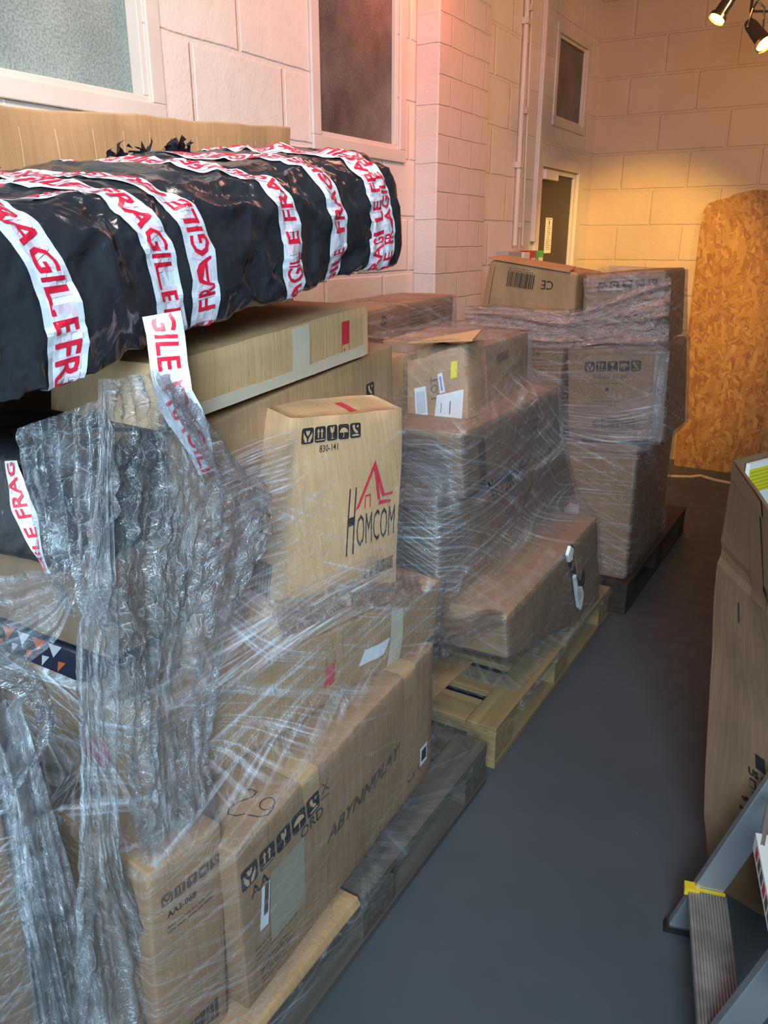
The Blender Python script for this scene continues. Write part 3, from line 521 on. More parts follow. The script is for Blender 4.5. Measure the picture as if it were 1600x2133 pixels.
# OSB board
pts = [(-1.045, 0.0)]
for x, z in ((-1.062, .5), (-1.075, 1.1), (-1.083, 1.60), (-1.078, 1.70), (-1.055, 1.755), (-1.0, 1.775), (-.93, 1.79), (-.90, 1.81), (-.84, 1.822), (-.76, 1.835), (-.70, 1.825), (-.60, 1.822), (-.45, 1.815), (.25, 1.81), (.25, 0.0)): pts.append((x, z))
v = []; n = len(pts)
for th in (0, .018):
    for x, z in pts: v.append((x, 5.745+.105*z/1.82+th, z+.0005))
f = [tuple(range(n)), tuple(range(2*n-1, n-1, -1))]+[(i, i+n, (i+1) % n+n, (i+1) % n) for i in range(n)]
o = link('strand_board', v, f, osb_mat(), loc=(-.4, 5.76, 0)); tag(o, 'tall orange-brown strand board sheet with a rounded ragged top leaning on the back wall', 'board')
# cable strip on the floor
def ribbon(pts, w_, z, name, m):
    V = []; F = []
    P = [Vector(p) for p in pts]
    for i, p in enumerate(P):
        t = (P[min(i+1, len(P)-1)]-P[max(0, i-1)]).normalized(); s_ = Vector((-t.y, t.x, 0))*w_/2
        for q in (p-s_, p+s_): V += [(q.x, q.y, z), (q.x, q.y, z+.006)]
    for i in range(len(P)-1):
        a = i*4; b_ = a+4; F += [(a+1, b_+1, b_+3, a+3), (a, a+1, a+3, a+2)[:0] or (a, b_, b_+1, a+1), (a+2, a+3, b_+3, b_+2), (a, a+2, b_+2, b_)]
    return link(name, V, F, m)
o = ribbon([(-1.15, 5.40, 0), (-.98, 5.45, 0), (-.88, 5.50, 0), (-.83, 5.56, 0), (-.78, 5.53, 0), (-.72, 5.50, 0), (-.62, 5.48, 0), (-.45, 5.5, 0)], .035, .001, 'floor_strap', plain('cream_strap', (.62, .52, .38), .5)); tag(o, 'cream plastic strap lying on the floor before the strand board', 'strap')

# ================= SPOTLIGHTS =================
def spot(name, label, front, back, rad, body, arm):
    f_, b_ = Vector(front), Vector(back); ax = (f_-b_).normalized()
    r = empty(name, (f_+b_)/2); r.rotation_euler = (0, 0, 0); tag(r, label, 'spotlight', None)
    MB().tube([b_, b_+ax*.02, b_.lerp(f_, .5), f_-ax*.02, f_], [rad*.55, rad*.72, rad*.80, rad*.86, rad], 24, cap=False).build('lamp_housing', body, r, smooth=True)
    MB().tube([b_-ax*.001, b_], [rad*.5, rad*.55], 20).build('end_cap', DARKM, r)
    MB().tube([f_-ax*.012, f_+ax*.004], [rad*1.12, rad*1.15], 24, cap=False).build('bezel', plain('brass_bezel', (.8, .6, .25), .2, metal=1), r, smooth=True)
    MB().tube([f_-ax*.006, f_-ax*.002], [rad*.98, rad*.98], 24).build('bulb', plain('lit_bulb', (1, .85, .4), .3, emit=7, ecol=(1, .72, .16)), r)
    m_ = MB()
    for a in arm: m_.tube(a, .0045, 8)
    m_.build('yoke', CHROME, r); return r
s1 = spot('spotlight', 'chrome ceiling spotlight pointing down-left, the left one of the pair', (-.795, 4.095, 2.435), (-.742, 4.14, 2.545), .034, CHROME, [[(-.742, 4.14, 2.545), (-.70, 4.17, 2.60), (-.66, 4.2, 2.66)]])
s2 = spot('spotlight', 'dark ceiling spotlight with a glowing round face pointing down-right on a thin yoke', (-.595, 4.135, 2.325), (-.680, 4.185, 2.425), .036, DARKM, [[(-.675, 4.14, 2.40), (-.665, 4.16, 2.47), (-.655, 4.18, 2.50)], [(-.62, 4.2, 2.40), (-.625, 4.19, 2.475), (-.655, 4.18, 2.50)], [(-.655, 4.18, 2.50), (-.628, 4.18, 2.55), (-.63, 4.18, 2.60), (-.64, 4.19, 2.66)]])
R45 = Matrix.Rotation(math.radians(31), 3, 'Z')
o = MB().box((-.74, 4.19, 2.47), (-.35, 4.22, 2.62), 0, R45, (-.68, 4.2, 2.5)).box((-.70, 4.2, 2.60), (-.60, 4.21, CZ-.002)).build('lamp_track', DARKM, bev=.004)
o.data.transform(Matrix.Translation((.05, .04, .0))); tag(o, 'black perforated metal plate holding the two ceiling spotlights', 'lamp mount')

# ================= PALLETS =================
def pallet(x0, x1, y0, y1, label, mx, my, n=7):
    r = empty('wooden_pallet', ((x0+x1)/2, (y0+y1)/2, 0)); tag(r, label, 'pallet')
    rn = random.Random(n)
    bw = (y1-y0-.0)/(n+ (n-1)*.42)
    g = (y1-y0-n*bw)/(n-1)
    for i in range(n):
        a = y0+i*(bw+g); MB().box((x0+.001, a, .122), (x1-.102, a+bw, .144)).build('deck_board', mx, r, bev=.002)
    MB().box((x1-.10, y0, .122), (x1, y1, .144)).build('edge_board', my, r, bev=.002)
    for a in (y0, (y0+y1)/2-.05, y1-.1): MB().box((x0+.001, a, .100), (x1-.001, a+.10, .1215)).build('stringer_board', mx, r, bev=.002)
    for xx in (x0, (x0+x1)/2-.05, x1-.10):
        MB().box((xx, y0, .0005), (xx+.10, y1, .022)).build('bottom_board', my, r, bev=.002)
        for a in (y0+.002, (y0+y1)/2-.07, y1-.142): MB().box((xx+.002, a, .0222), (xx+.098, a+.14, .0998)).build('block', mx, r, bev=.002)
    return r
pallet(-1.74, -.752, .62, 1.825, 'grey weathered wooden pallet nearest the camera under the wrapped stack', WOODG, WOODG2)
pallet(-1.72, -.757, 1.90, 3.10, 'yellowish wooden pallet under the middle wrapped stack with deck gaps showing', WOODY, WOODY2)
pallet(-1.66, -.70, 3.16, 4.36, 'dark wooden pallet farthest back under the tall paired stack', WOODD, WOODD2)

# ================= STACK 1 =================
c = Carton('carton', 'long brown carton at the bottom of the near stack with 29 handwritten on top', 'carton', BX['B1'], CARDD, seed=1)
c.icons('outer', .008, .290, .043, 'hugbf', gap=1.14)
c.text('outer', .028, .255, .024, 'AA', xs=1.1); c.text('outer', .178, .262, .024, 'ORD', bold=.0, xs=1.1)
c.text('outer', .262, .178, .036, 'ABYNNDLAY', INKF, xs=1.05, shear=.35, bold=.02)
c.text('outer', .622, .055, .026, 'CE UK', INKF, bold=0)
c.text('outer', .255, .310, .026, 'X', INKF); c.rect('outer', .252, .298, .028, .005, INKF)
c.lines('outer', .03, .12, .12, 3, .012, m=INKF); c.lines('outer', .04, .07, .10, 5, .011, .004, INKF, 2)
for (pts, ) in (([(.05, .16), (.085, .168), (.105, .15), (.10, .12), (.075, .10), (.04, .12), (.02, .10), (.018, .07)],), ([(.07, .045), (.10, .03), (.14, .045), (.17, .085), (.175, .12), (.15, .135), (.125, .12), (.13, .09), (.155, .078), (.175, .09)],)):
    pass
def pen(c, face, pts, w_=.0022, m=INK):
    for i in range(len(pts)-1):
        (x0, y0), (x1, y1) = pts[i], pts[i+1]; d = math.hypot(x1-x0, y1-y0) or 1; nx, ny = -(y1-y0)/d*w_/2, (x1-x0)/d*w_/2
        c.marks(face, [(x0-nx, y0-ny), (x1-nx, y1-ny), (x1+nx, y1+ny), (x0+nx, y0+ny)], [(0, 1, 2, 3)], m)
def arc(cx_, cy_, rx, ry, a0, a1, n=12): return [(cx_+rx*math.cos(math.radians(a0+(a1-a0)*i/n)), cy_+ry*math.sin(math.radians(a0+(a1-a0)*i/n))) for i in range(n+1)]
pen(c, 'top', [(.125, .085), (.135, .072), (.135, .060), (.120, .060), (.100, .072), (.078, .078), (.066, .070), (.070, .055), (.082, .045)])
pen(c, 'top', [(.082, .040), (.088, .020), (.100, .008), (.122, .010)]+arc(.122, .026, .016, .013, -90, 260))
c.tape_over(.195, .055, .11, .05, PTAPE); c.tape_over(.60, .06, .08, .07, PTAPE)
c.patch('torn_patch', 'outer', .075, .10, .105, .165, PORCE, off=.0019, skew=.05)
c.patch('label', 'outer', .690, .060, .04, .055, PAPER, marks=[(.006, .012, .028, .034, INK)], label='small white barcode label')
c.patch('label', 'outer', .045, .16, .024, .10, PAPER, off=.004, rot=-.1, marks=[(.008, .03, .012, .07, INKF)], label='torn white paper strip')
c.build()

c = Carton('carton', 'narrow upright brown carton at the near end beside the one marked 29', 'carton', BX['C'], CARDD, bulge=.003, crush=.002, seed=2)
c.icons('outer', .02, .372, .022, 'hugbf', m=INKF, bg=CARDD); c.text('outer', .03, .345, .012, 'AA3-068'); c.lines('outer', .03, .325, .09, 2, .01, m=INKF)
c.bars('outer', .03, .045, .10, .045); c.build()

c = Carton('carton', 'crushed cardboard sheet edge between the near pallet and the carton marked 29', 'carton', [(-.745, .62, .1455), (-.745, 1.135, .1455), (-1.0, .62, .1455), (-1.0, 1.135, .1455), (-.75, .62, .166), (-.755, 1.135, .164), (-1.0, .62, .166), (-1.0, 1.135, .166)], CARD, bulge=.001, crush=.0015, bev=.002, seed=3)
c.build()

c = Carton('carton', 'long crumpled brown carton across the near stack with a red panel and torn white label', 'carton', BX['M'], CARD, bulge=.008, crush=.009, seed=4)
c.rect('outer', .442, .055, .030, .055, RED); c.rect('outer', .442, .112, .030, .002, RED); c.rect('outer', .442, .112, .002, .03, RED); c.rect('outer', .470, .112, .002, .03, RED)
c.patch('label', 'outer', .55, .062, .09, .04, PAPER, rot=-.06, label='torn white paper label', skew=.4)
c.rect('near', .25, .07, .09, .05, RED); c.patch('packing_tape', 'outer', .66, .0, .05, .17, CTAPE); c.build()

c = Carton('carton', 'upright tan carton printed HOMCOM with a red roof logo, leaning in the near stack', 'carton', BX['HOM'], CARDL, bulge=.008, crush=.005, seed=5)
sx = c.Lu/.36; H_ = c.Lw
c.icons('outer', .034*sx, .407, .033, 'hugbf', gap=1.10); c.text('outer', .086*sx, .386, .014, '830-141', bold=.006, xs=.9)
t0 = .163
c.text('outer', .183*sx, t0-.012, .148, 'H', xs=.19, bold=.0); c.text('outer', .214*sx, t0, .072, 'OMCOM', xs=.33, bold=-.004)
A = lambda *q: c.poly('outer', [(x*sx, y) for x, y in q], RED)
A((.207, .246), (.219, .252), (.262, .330), (.264, .350), (.256, .336)); A((.256, .336), (.264, .350), (.306, .268), (.298, .262)); A((.260, .336), (.266, .334), (.292, .258), (.282, .256))
A((.298, .262), (.306, .268), (.334, .268), (.334, .262)); A((.284, .246), (.288, .256), (.328, .250), (.327, .244))
A((.238, .246), (.241, .246), (.241, .272), (.238, .272)); A((.255, .246), (.258, .246), (.258, .272), (.255, .272)); A((.238, .272), (.238, .276), (.258, .276), (.258, .272))
c.text('outer', .243*sx, .078, .022, 'CE', xs=.9, bold=.0); c.bars('outer', .282*sx, .078, .062*sx, .032, INKF)
c.lines('outer', .10, .085, .13, 2, .012, .002, INKF)
c.rect('top', .19*sx, .01, .022, .05, RED)
c.lines('near', .01, .30, .06, 8, .02, .006, INKF, 5); c.bars('near', .015, .10, .07, .07, INKF)
c.build()

c = Carton('carton', 'tall flat carton standing behind the HOMCOM carton, its right end at the stack edge', 'carton', BX['F'], CARD, bulge=.004, crush=.003, seed=6)
c.icons('outer', c.Lu-.135, c.Lw-.10, .036, 'f'); c.patch('label', 'outer', .26, .28, .03, .14, PAPER, label='pale blue-white paper strip'); c.build()

c = Carton('carton', 'long pale carton with clear tape and a red label right under the black wrapped bundle', 'carton', BX['G'], CARDL, bulge=.003, crush=.003, seed=7)
c.rect('outer', c.Lu-.125, .040, .034, .048, RED); c.rect('outer', c.Lu-.125, .012, .034, .002, RED); c.rect('outer', c.Lu-.125, .012, .002, .028, RED); c.rect('outer', c.Lu-.093, .012, .002, .028, RED)
c.text('outer', c.Lu-.118, .018, .012, 'T', RED)
c.patch('packing_tape', 'outer', .38, .0, .065, .105, CTAPE); c.patch('packing_tape', 'outer', .02, .0, c.Lu-.04, .024, CTAPE, off=.0026); c.build()

c = Carton('carton', 'long tan carton with vertical creases lying against the wall behind the black bundle', 'carton', [(-1.42, .45, 1.38), (-1.42, 1.864, 1.40), (-1.62, .45, 1.38), (-1.62, 1.864, 1.40), (-1.42, .45, 1.728), (-1.42, 1.864, 1.816), (-1.62, .45, 1.728), (-1.62, 1.864, 1.812)], CARD, bulge=.004, crush=.006, seed=8)
for a in [.35, .42, .5, .58, .66, .75, .83, .9, .98, 1.05, 1.12, 1.19, 1.26, 1.33]: c.rect('outer', a, .02, .003, c.Lw-.05, plain('crease', (.56, .37, .21), .6), off=.0012)
c.build()
# cartons deeper in stack 1 that carry the back of the load
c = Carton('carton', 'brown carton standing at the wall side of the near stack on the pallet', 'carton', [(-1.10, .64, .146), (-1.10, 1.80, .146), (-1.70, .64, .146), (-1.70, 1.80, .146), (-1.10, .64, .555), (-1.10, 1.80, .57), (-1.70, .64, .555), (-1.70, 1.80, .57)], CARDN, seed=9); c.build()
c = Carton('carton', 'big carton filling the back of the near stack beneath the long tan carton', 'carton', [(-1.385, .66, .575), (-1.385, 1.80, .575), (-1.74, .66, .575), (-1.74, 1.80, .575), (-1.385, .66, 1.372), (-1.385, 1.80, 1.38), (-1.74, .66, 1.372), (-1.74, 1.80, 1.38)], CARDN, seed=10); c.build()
NAVY = plain('navy_print', (.014, .018, .035), .35); ORG = plain('orange_print', (.40, .09, .03), .4); GREYP = plain('grey_white_print', (.36, .38, .42), .5)
c = Carton('printed_box', 'flat navy box with orange and white triangles at the near end of the stack', 'box', [(-1.06, .745, .805), (-1.06, .93, .805), (-1.36, .745, .805), (-1.36, .93, .805), (-1.06, .745, .868), (-1.06, .93, .868), (-1.36, .745, .868), (-1.36, .93, .868)], NAVY, bulge=.001, crush=.001, seed=11)
for i in range(6):
    x = .01+i*.043; c.poly('near', [(x, .060), (x+.036, .062), (x+.008, .034)], GREYP if i % 2 else ORG); c.poly('near', [(x+.02, .03), (x+.04, .032), (x+.012, .006)], ORG if i % 2 else GREYP)
c.build()
c = Carton('carton', 'dark brown flat carton on top of the navy triangle-patterned box', 'carton', [(-.98, .75, .872), (-.98, .93, .872), (-1.37, .75, .872), (-1.37, .93, .872), (-.98, .76, 1.03), (-.98, .93, 1.03), (-1.37, .76, 1.03), (-1.37, .93, 1.03)], CARDN, seed=12); c.build()
def black_mat():
    m, nt, b = M('black_polythene'); b.inputs['Base Color'].default_value = (.022, .025, .031, 1); b.inputs['Roughness'].default_value = .2
    b.inputs['Specular IOR Level'].default_value = .7
    tc = N(nt, 'ShaderNodeTexCoord'); h = None
    for s_, st, d in ((9.0, .8, .03), (26.0, .6, .010), (80.0, .3, .003)):
        n = N(nt, 'ShaderNodeTexNoise', i_Scale=s_, i_Detail=2.0, i_Distortion=1.6); n.noise_type = 'RIDGED_MULTIFRACTAL'; L(nt, tc, 'Object', n, 'Vector')
        bp = N(nt, 'ShaderNodeBump', i_Strength=st*.8, i_Distance=d*.4); L(nt, n, 'Fac', bp, 'Height')
        if h: L(nt, h, 0, bp, 'Normal')
        h = bp
    L(nt, h, 0, b, 'Normal'); return m
BLACK = black_mat()
c = Carton('wrapped_package', 'black plastic wrapped package hanging behind the clear film at the near end', 'package', [(-1.0, .70, 1.034), (-1.0, .93, 1.034), (-1.37, .70, 1.034), (-1.37, .93, 1.034), (-1.0, .69, 1.225), (-1.0, .93, 1.225), (-1.37, .69, 1.225), (-1.37, .93, 1.225)], BLACK, bulge=.012, crush=.012, bev=.02, seed=13)
c.build()

# --- the black bundle ---
RA, RB = Vector((-1.145, .22, 1.378)), Vector((-1.145, 1.625, 1.572))
HW, HH = .222, .138
rax = (RB-RA).normalized(); rsd = Vector((1, 0, 0)); rsd = (rsd-rax*rsd.dot(rax)).normalized(); rup = rsd.cross(rax).normalized(); rup = rup if rup.z > 0 else -rup
RL = (RB-RA).length
def rsurf(s, ph, off=0.0):
    """s metres along, ph degrees: 0 = aisle side, 90 = top"""
    q = math.radians(ph); e = .42
    ca, sa = math.cos(q), math.sin(q)
    t = s/RL
    x = math.copysign(abs(ca)**e, ca)*HW; z = math.copysign(abs(sa)**e, sa)*(.116+.024*t)
    end = min(1, max(.0, (RL-s)/.05)); k = (1-(1-end)**3)*.14+.86
    if s < .05: k *= .9+.1*s/.05
    x *= k*(1+.04*math.sin(5*t+1)); z *= k*(1+.05*math.sin(4*t))
    # the load inside slopes away towards the wall at the top and tucks under at the bottom
    if z > 0: x -= .0
    if z < 0: x -= .16*(-z)
    p = RA+rax*s+rsd*x+rup*(z + (.10*max(0, HW-x)*min(1, z/HH*1.5) if z > 0 else .07*min(1, max(0, (HW-.02-x)/.06))*min(1, -z/HH*1.3)))
    n = (rsd*ca*HH+rup*sa*HW).normalized()
    a = p*7; w_ = noise.noise(a)*.012; p_ = p+Vector((noise.noise(p*9), noise.noise(p*9+Vector((5, 0, 0))), noise.noise(p*9+Vector((0, 5, 0)))))*.05
    b_ = Vector((p_.x*15, p_.y*11+p_.z*7, p_.z*15)); w_ += -abs(noise.noise(b_))*.020+.007
    d_ = Vector((p_.x*26, p_.y*34-p_.z*16, p_.z*26)); w_ += -abs(noise.noise(d_))*.006
    return p+n*(w_+off)
V = []; F = []; ns, npn = 230, 200
for i in range(ns+1):
    for j in range(npn): V.append(tuple(rsurf(RL*i/ns, 360*j/npn)))
for i in range(ns):
    for j in range(npn): F.append((i*npn+j, i*npn+(j+1) % npn, (i+1)*npn+(j+1) % npn, (i+1)*npn+j))
for i, sg in ((0, 1), (ns, -1)):
    k = len(V); cpt = sum((Vector(V[i*npn+j]) for j in range(npn)), Vector())/npn; V.append(tuple(cpt+rax*(-.01*sg)))
    for j in range(npn): F.append((i*npn+(j+1) % npn, i*npn+j, k) if sg > 0 else (i*npn+j, i*npn+(j+1) % npn, k))
roll = link('wrapped_bundle', V, F, BLACK, smooth=True, loc=(-1.165, .92, 1.31)); tag(roll, 'long bundle in shiny black plastic banded with FRAGILE tape, on top of the near stack', 'bundle')
def strip_tape(cl, wd, txt, parent, phase=0, flip=False, h=.62, name='fragile_tape', ghost=True):
    """cl(t, across, off) -> point, t in metres along"""
    Lt = cl.length; nx = int(Lt/.008); V = []; F = []; MI = []
    for i in range(nx+1):
        for j in range(7): V.append(tuple(cl(Lt*i/nx, (j/6-.5)*wd, .0030+.0010*math.sin(i*.9+j*1.3)*(.5 if j not in (0, 6) else 1))))
    for i in range(nx):
        for j in range(6): F.append((i*7+j, i*7+j+1, (i+1)*7+j+1, (i+1)*7+j)); MI.append(0)
    v, f = text_mesh(txt, .016); wdt = v[:, 0].max(); ht = wd*h; pitch = (wdt+.55)*ht; t = -phase*pitch
    while t < Lt:
        for mi_, ox, oy, off in (((2, .55, .16, .0042),) if ghost else ())+((1, 0, 0, .0052),):
            k = len(V); P = []
            for x, y in v:
                a = t+(x+ox)*ht; b_ = (y-.5)*ht+oy*ht*.4
                if flip: a_ = Lt-a; b2 = -b_
                else: a_, b2 = a, b_
                P.append((a_, b2))
            ok = [0 <= a <= Lt for a, _ in P]
            for a, b2 in P: V.append(tuple(cl(min(Lt, max(0, a)), b2, off)))
            for q in f:
                if all(ok[i] for i in q): F.append(tuple(i+k for i in q)); MI.append(mi_)
        t += pitch
    return link(name, V, F, [FT_W, FT_R, FT_G], parent, False, MI)
class RollPath:
    def __init__(s, keys):
        s.keys = keys; P = [s.raw(i/60) for i in range(61)]; s.T = [0]
        pts = [rsurf(*p) for p in P]
        for i in range(60): s.T.append(s.T[-1]+(pts[i+1]-pts[i]).length)
        s.length = s.T[-1]
    def raw(s, u):
        k = s.keys; x = u*(len(k)-1); i = min(len(k)-2, int(x)); f_ = x-i; return tuple(k[i][j]*(1-f_)+k[i+1][j]*f_ for j in (0, 1))
    def uof(s, t):
        T = s.T
        lo, hi = 0, 60
        while hi-lo > 1:
            m_ = (lo+hi)//2
            if T[m_] <= t: lo = m_
            else: hi = m_
        d = T[hi]-T[lo] or 1; return (lo+(t-T[lo])/d)/60
    def __call__(s, t, ac, off):
        u = s.uof(t); sx_, ph = s.raw(u); e = .004
        s2, p2 = s.raw(min(1, u+e)); s1_, p1 = s.raw(max(0, u-e))
        # across direction is mostly along the axis; correct for slant
        tan = (rsurf(s2, p2)-rsurf(s1_, p1)); tl = tan.length or 1; ds = (s2-s1_)/tl
        co = math.sqrt(max(.05, 1-ds*ds))
        return rsurf(sx_+ac*co, ph-ac*ds*160, off)
def off_y(y): return (y-RA.y)/rax.y
TK = [
 ([(.44, 128), (.445, 95), (.45, 60), (.46, 30), (.475, 0), (.465, -30), (.455, -60), (.45, -80)], .062, False, .35),
 ([(.50, 130), (.56, 95), (.64, 60), (.66, 30), (.68, 0), (.70, -30), (.715, -60), (.72, -75)], .060, False, .1),
 ([(.60, 120), (.68, 85), (.73, 55), (.745, 30), (.76, 0), (.755, -25), (.735, -50), (.70, -80)], .058, True, .2),
 ([(.84, 125), (.92, 90), (.965, 55), (.985, 25), (1.00, 0), (1.005, -25), (.98, -50), (.93, -80)], .056, True, .5),
 ([(1.0, 125), (1.08, 90), (1.125, 55), (1.14, 25), (1.155, 0), (1.14, -25), (1.10, -50), (1.04, -80)], .056, True, .7),
 ([(1.20, 120), (1.265, 90), (1.285, 55), (1.295, 25), (1.30, 0), (1.28, -25), (1.24, -50), (1.17, -80)], .052, True, .15),
 ([(1.23, 120), (1.295, 90), (1.315, 55), (1.325, 25), (1.335, 0), (1.325, -25), (1.28, -50), (1.22, -80)], .048, True, .6),
 ([(.30, 125), (.32, 95), (.40, 78), (.52, 68), (.62, 62)], .05, False, .6),
]
for i, (keys, wd, fl, ph) in enumerate(TK):
    strip_tape(RollPath(keys), wd, 'FRAGILE', roll, ph, fl, ghost=i != 6)
# torn plastic scraps along the top
for (s0, ph, n_) in ((.62, 122, 2), (.93, 122, 3), (1.05, 122, 3)):
    V = []; F = []; rn = random.Random(int(s0*100))
    for i in range(n_*4+1):
        for j in range(6):
            p = rsurf(s0+i*.009, ph-8, .004); V.append(tuple(p+Vector((.006*math.sin(i)+.003*j, .008*math.sin(j*2+i)*j/5, .006*j*(.3+abs(noise.noise(Vector((i*.7, s0*9, 0))))*1.6)))))
    for i in range(n_*4):
        for j in range(5):
            if rn.random() > .12*j: F.append((i*6+j, i*6+j+1, (i+1)*6+j+1, (i+1)*6+j))
    link('torn_plastic_scrap', V, F, BLACK, roll, True)

# hanging FRAGILE tape end
class PolyPath:
    def __init__(s, pts, nrm=(.75, -.6, .25)):
        s.P = [Vector(p) for p in pts]; s.n = Vector(nrm).normalized()
        s.D = [0]
        for i in range(len(s.P)-1): s.D.append(s.D[-1]+(s.P[i+1]-s.P[i]).length)
        s.length = s.D[-1]
    def __call__(s, t, ac, off):
        i = 0
        while i < len(s.D)-2 and s.D[i+1] < t: i += 1
        f_ = (t-s.D[i])/(s.D[i+1]-s.D[i]); p = s.P[i].lerp(s.P[i+1], f_)
        a = s.P[max(0, i)]; b_ = s.P[min(len(s.P)-1, i+1)]; t0_ = (b_-a).normalized()
        c2 = s.P[min(len(s.P)-1, i+2)]; t1_ = (c2-b_).normalized() if c2 != b_ else t0_
        tg = t0_.lerp(t1_, f_).normalized()
        w_ = 1 - .5*max(0, (t/s.length-.6))/.4
        return p+s.n.cross(tg).normalized()*ac*-w_*-1 + s.n*(off+.004*math.sin(t*40+ac*60))
strip_tape(PolyPath(SH['TAPE']), .056, 'FRAGILE', roll, .45, False, name='loose_fragile_tape')
ob = [o for o in bpy.data.objects if o.name.startswith('wrapped_package')][0]
strip_tape(PolyPath([(-1.06, .683, 1.22), (-1.045, .680, 1.15), (-1.03, .682, 1.08), (-1.02, .69, 1.045)], (.0, -1, 0)), .045, 'FRAGILE', ob, .4, True, name='fragile_tape')

# left foreground carton
c = Carton('carton', 'film-wrapped brown carton at the lower left edge, nearest the camera', 'carton', [(-1.0, -.15, .002), (-.995, .53, .002), (-1.5, -.15, .002), (-1.5, .53, .002), (-1.0, -.15, .80), (-.99, .53, .80), (-1.5, -.15, .80), (-1.5, .53, .80)], CARD, seed=14); c.build()

# ================= STACK 2 =================
c = Carton('carton', 'long carton with faded text lying highest at the wall side of the middle stack', 'carton', BX['P2a'], CARDD, crush=.005, bev=.012, seed=20)
c.lines('outer', .62, .125, .13, 6, .011, .003, INKF, 1); c.lines('outer', .79, .125, .12, 6, .011, .003, INKF, 2); c.text('outer', .44, .09, .03, 'S9', INK, rot=1.4); c.build()
c = Carton('carton', 'tan carton with a small barcode on the upper far end of the middle stack', 'carton', BX['P2b'], CARD, seed=21)
c.bars('outer', .10, .205, .10, .030, INKF); c.lines('outer', .14, .155, .2, 2, .014, m=INKF); c.build()
c = Carton('carton', 'opened tan carton with white and yellow labels on top of the middle stack', 'carton', BX['P2h'], CARD, crush=.006, seed=22)
c.patch('label', 'near', .035, .015, .045, .105, PAPER, rot=.08, marks=[(.006, .02, .034, .07, plain('grey_print', (.55, .58, .66), .5))], label='white paper label')
c.patch('label', 'near', .10, .0, .095, .085, PAPER, marks=[(.05, .02, .003, .04, INK), (.02, .03, .002, .03, INKF)], skew=.15, label='large white sheet label')
c.patch('label', 'near', .125, .088, .018, .062, PAPER, rot=.12, marks=[(.005, .006, .007, .046, plain('blue_print', (.15, .25, .6), .5))], label='narrow white label with blue print')
c.patch('label', 'near', .165, .125, .024, .052, YEL, rot=-.08, label='yellow label'); c.text('near', .118, .075, .028, 'LOT', INKF, rot=1.57)
o = c.build()
for (a, b_, dx, dz) in (((-1.187, 2.10, 1.235), (-.975, 2.10, 1.255), 0, .0),):
    V = [a, b_, (b_[0]-.02, b_[1]+.11, b_[2]+.02), (a[0]+.04, a[1]+.15, a[2]-.01)]
    fl = link('flap', V+[(x, y, z+.004) for x, y, z in V], [(0, 3, 2, 1), (4, 5, 6, 7), (0, 1, 5, 4), (1, 2, 6, 5), (2, 3, 7, 6), (3, 0, 4, 7)], CARDL, o)
c = Carton('carton', 'open-flapped carton at the wall side beside the one with yellow label', 'carton', [(-1.20, 2.02, .99), (-1.20, 2.18, .99), (-1.38, 2.02, .99), (-1.38, 2.18, .99), (-1.20, 2.02, 1.20), (-1.20, 2.18, 1.20), (-1.38, 2.02, 1.19), (-1.38, 2.18, 1.19)], CARD, crush=.006, seed=23); c.build()
c = Carton('carton', 'wide carton in the middle stack with a dark vertical stripe near its corner', 'carton', BX['P2c'], CARDD, bulge=.006, seed=24)
c.rect('outer', .10, .01, .04, .17, INKF); c.lines('outer', .36, .15, .2, 2, .03, .01, INKF); c.build()
c = Carton('carton', 'carton with an upside-down HOMCOM print low in the middle stack', 'carton', BX['P2g'], CARDD, seed=25)
c.text('outer', .285, .585, .12, 'HOMCOM', INK, xs=.28, rot=math.pi, bold=.006)
c.poly('outer', [(.20, .43), (.212, .43), (.16, .36), (.148, .36)], RED); c.poly('outer', [(.10, .43), (.112, .43), (.16, .36), (.148, .355)], RED); c.build()
c = Carton('carton', 'smaller upright carton at the near end of the middle stack with barcode and CE mark', 'carton', BX['P2d'], CARDD, bulge=.01, crush=.006, seed=26)
c.bars('outer', .02, .20, .12, .045, INKF); c.text('outer', .16, .225, .03, 'CE', INKF); c.rect('outer', .135, .02, .002, .26, INKF); c.build()
c = Carton('carton', 'long bottom carton of the middle stack with a ragged hole showing white foam', 'carton', BX['P2f'], CARDD, crush=.006, seed=27)
R2 = [(.56, .20), (.60, .225), (.63, .20), (.67, .16), (.70, .10), (.675, .05), (.64, .02), (.60, .03), (.59, .08), (.575, .14)]
Lu, Lw = c.Lu, c.Lw
k = Lu/1.01
HT = lambda P: [(.58+(x-.56)*1.35, .010+y*.68) for x, y in P]
hx = HT(R2)
c.poly('outer', hx, DARKM, .002)  # dark patch stands in for the shade inside the hole
o = c.build()
def blob(name, pts, th, m, parent):
    V = []; n = len(pts)
    for t_ in (0, th):
        for x, y in pts: V.append(tuple(c.S('outer', x, y, .003+t_)))
    F = [tuple(range(n)), tuple(range(2*n-1, n-1, -1))]+[(i, i+n, (i+1) % n+n, (i+1) % n) for i in range(n)]
    q = link(name, V, F, m, parent); bevel(q, .002); return q
sh = HT
blob('foam_lining', sh([(.585, .13), (.60, .135), (.612, .09), (.64, .085), (.655, .06), (.64, .03), (.625, .015), (.605, .03), (.598, .07)]), .012, FOAM, o)
blob('foam_lining', sh([(.54, .215), (.565, .235), (.585, .22), (.575, .19), (.55, .19)]), .012, FOAM, o)
blob('torn_flap', sh([(.60, .215), (.655, .185), (.675, .13), (.645, .10), (.625, .12), (.615, .16)]), .005, CARD, o)
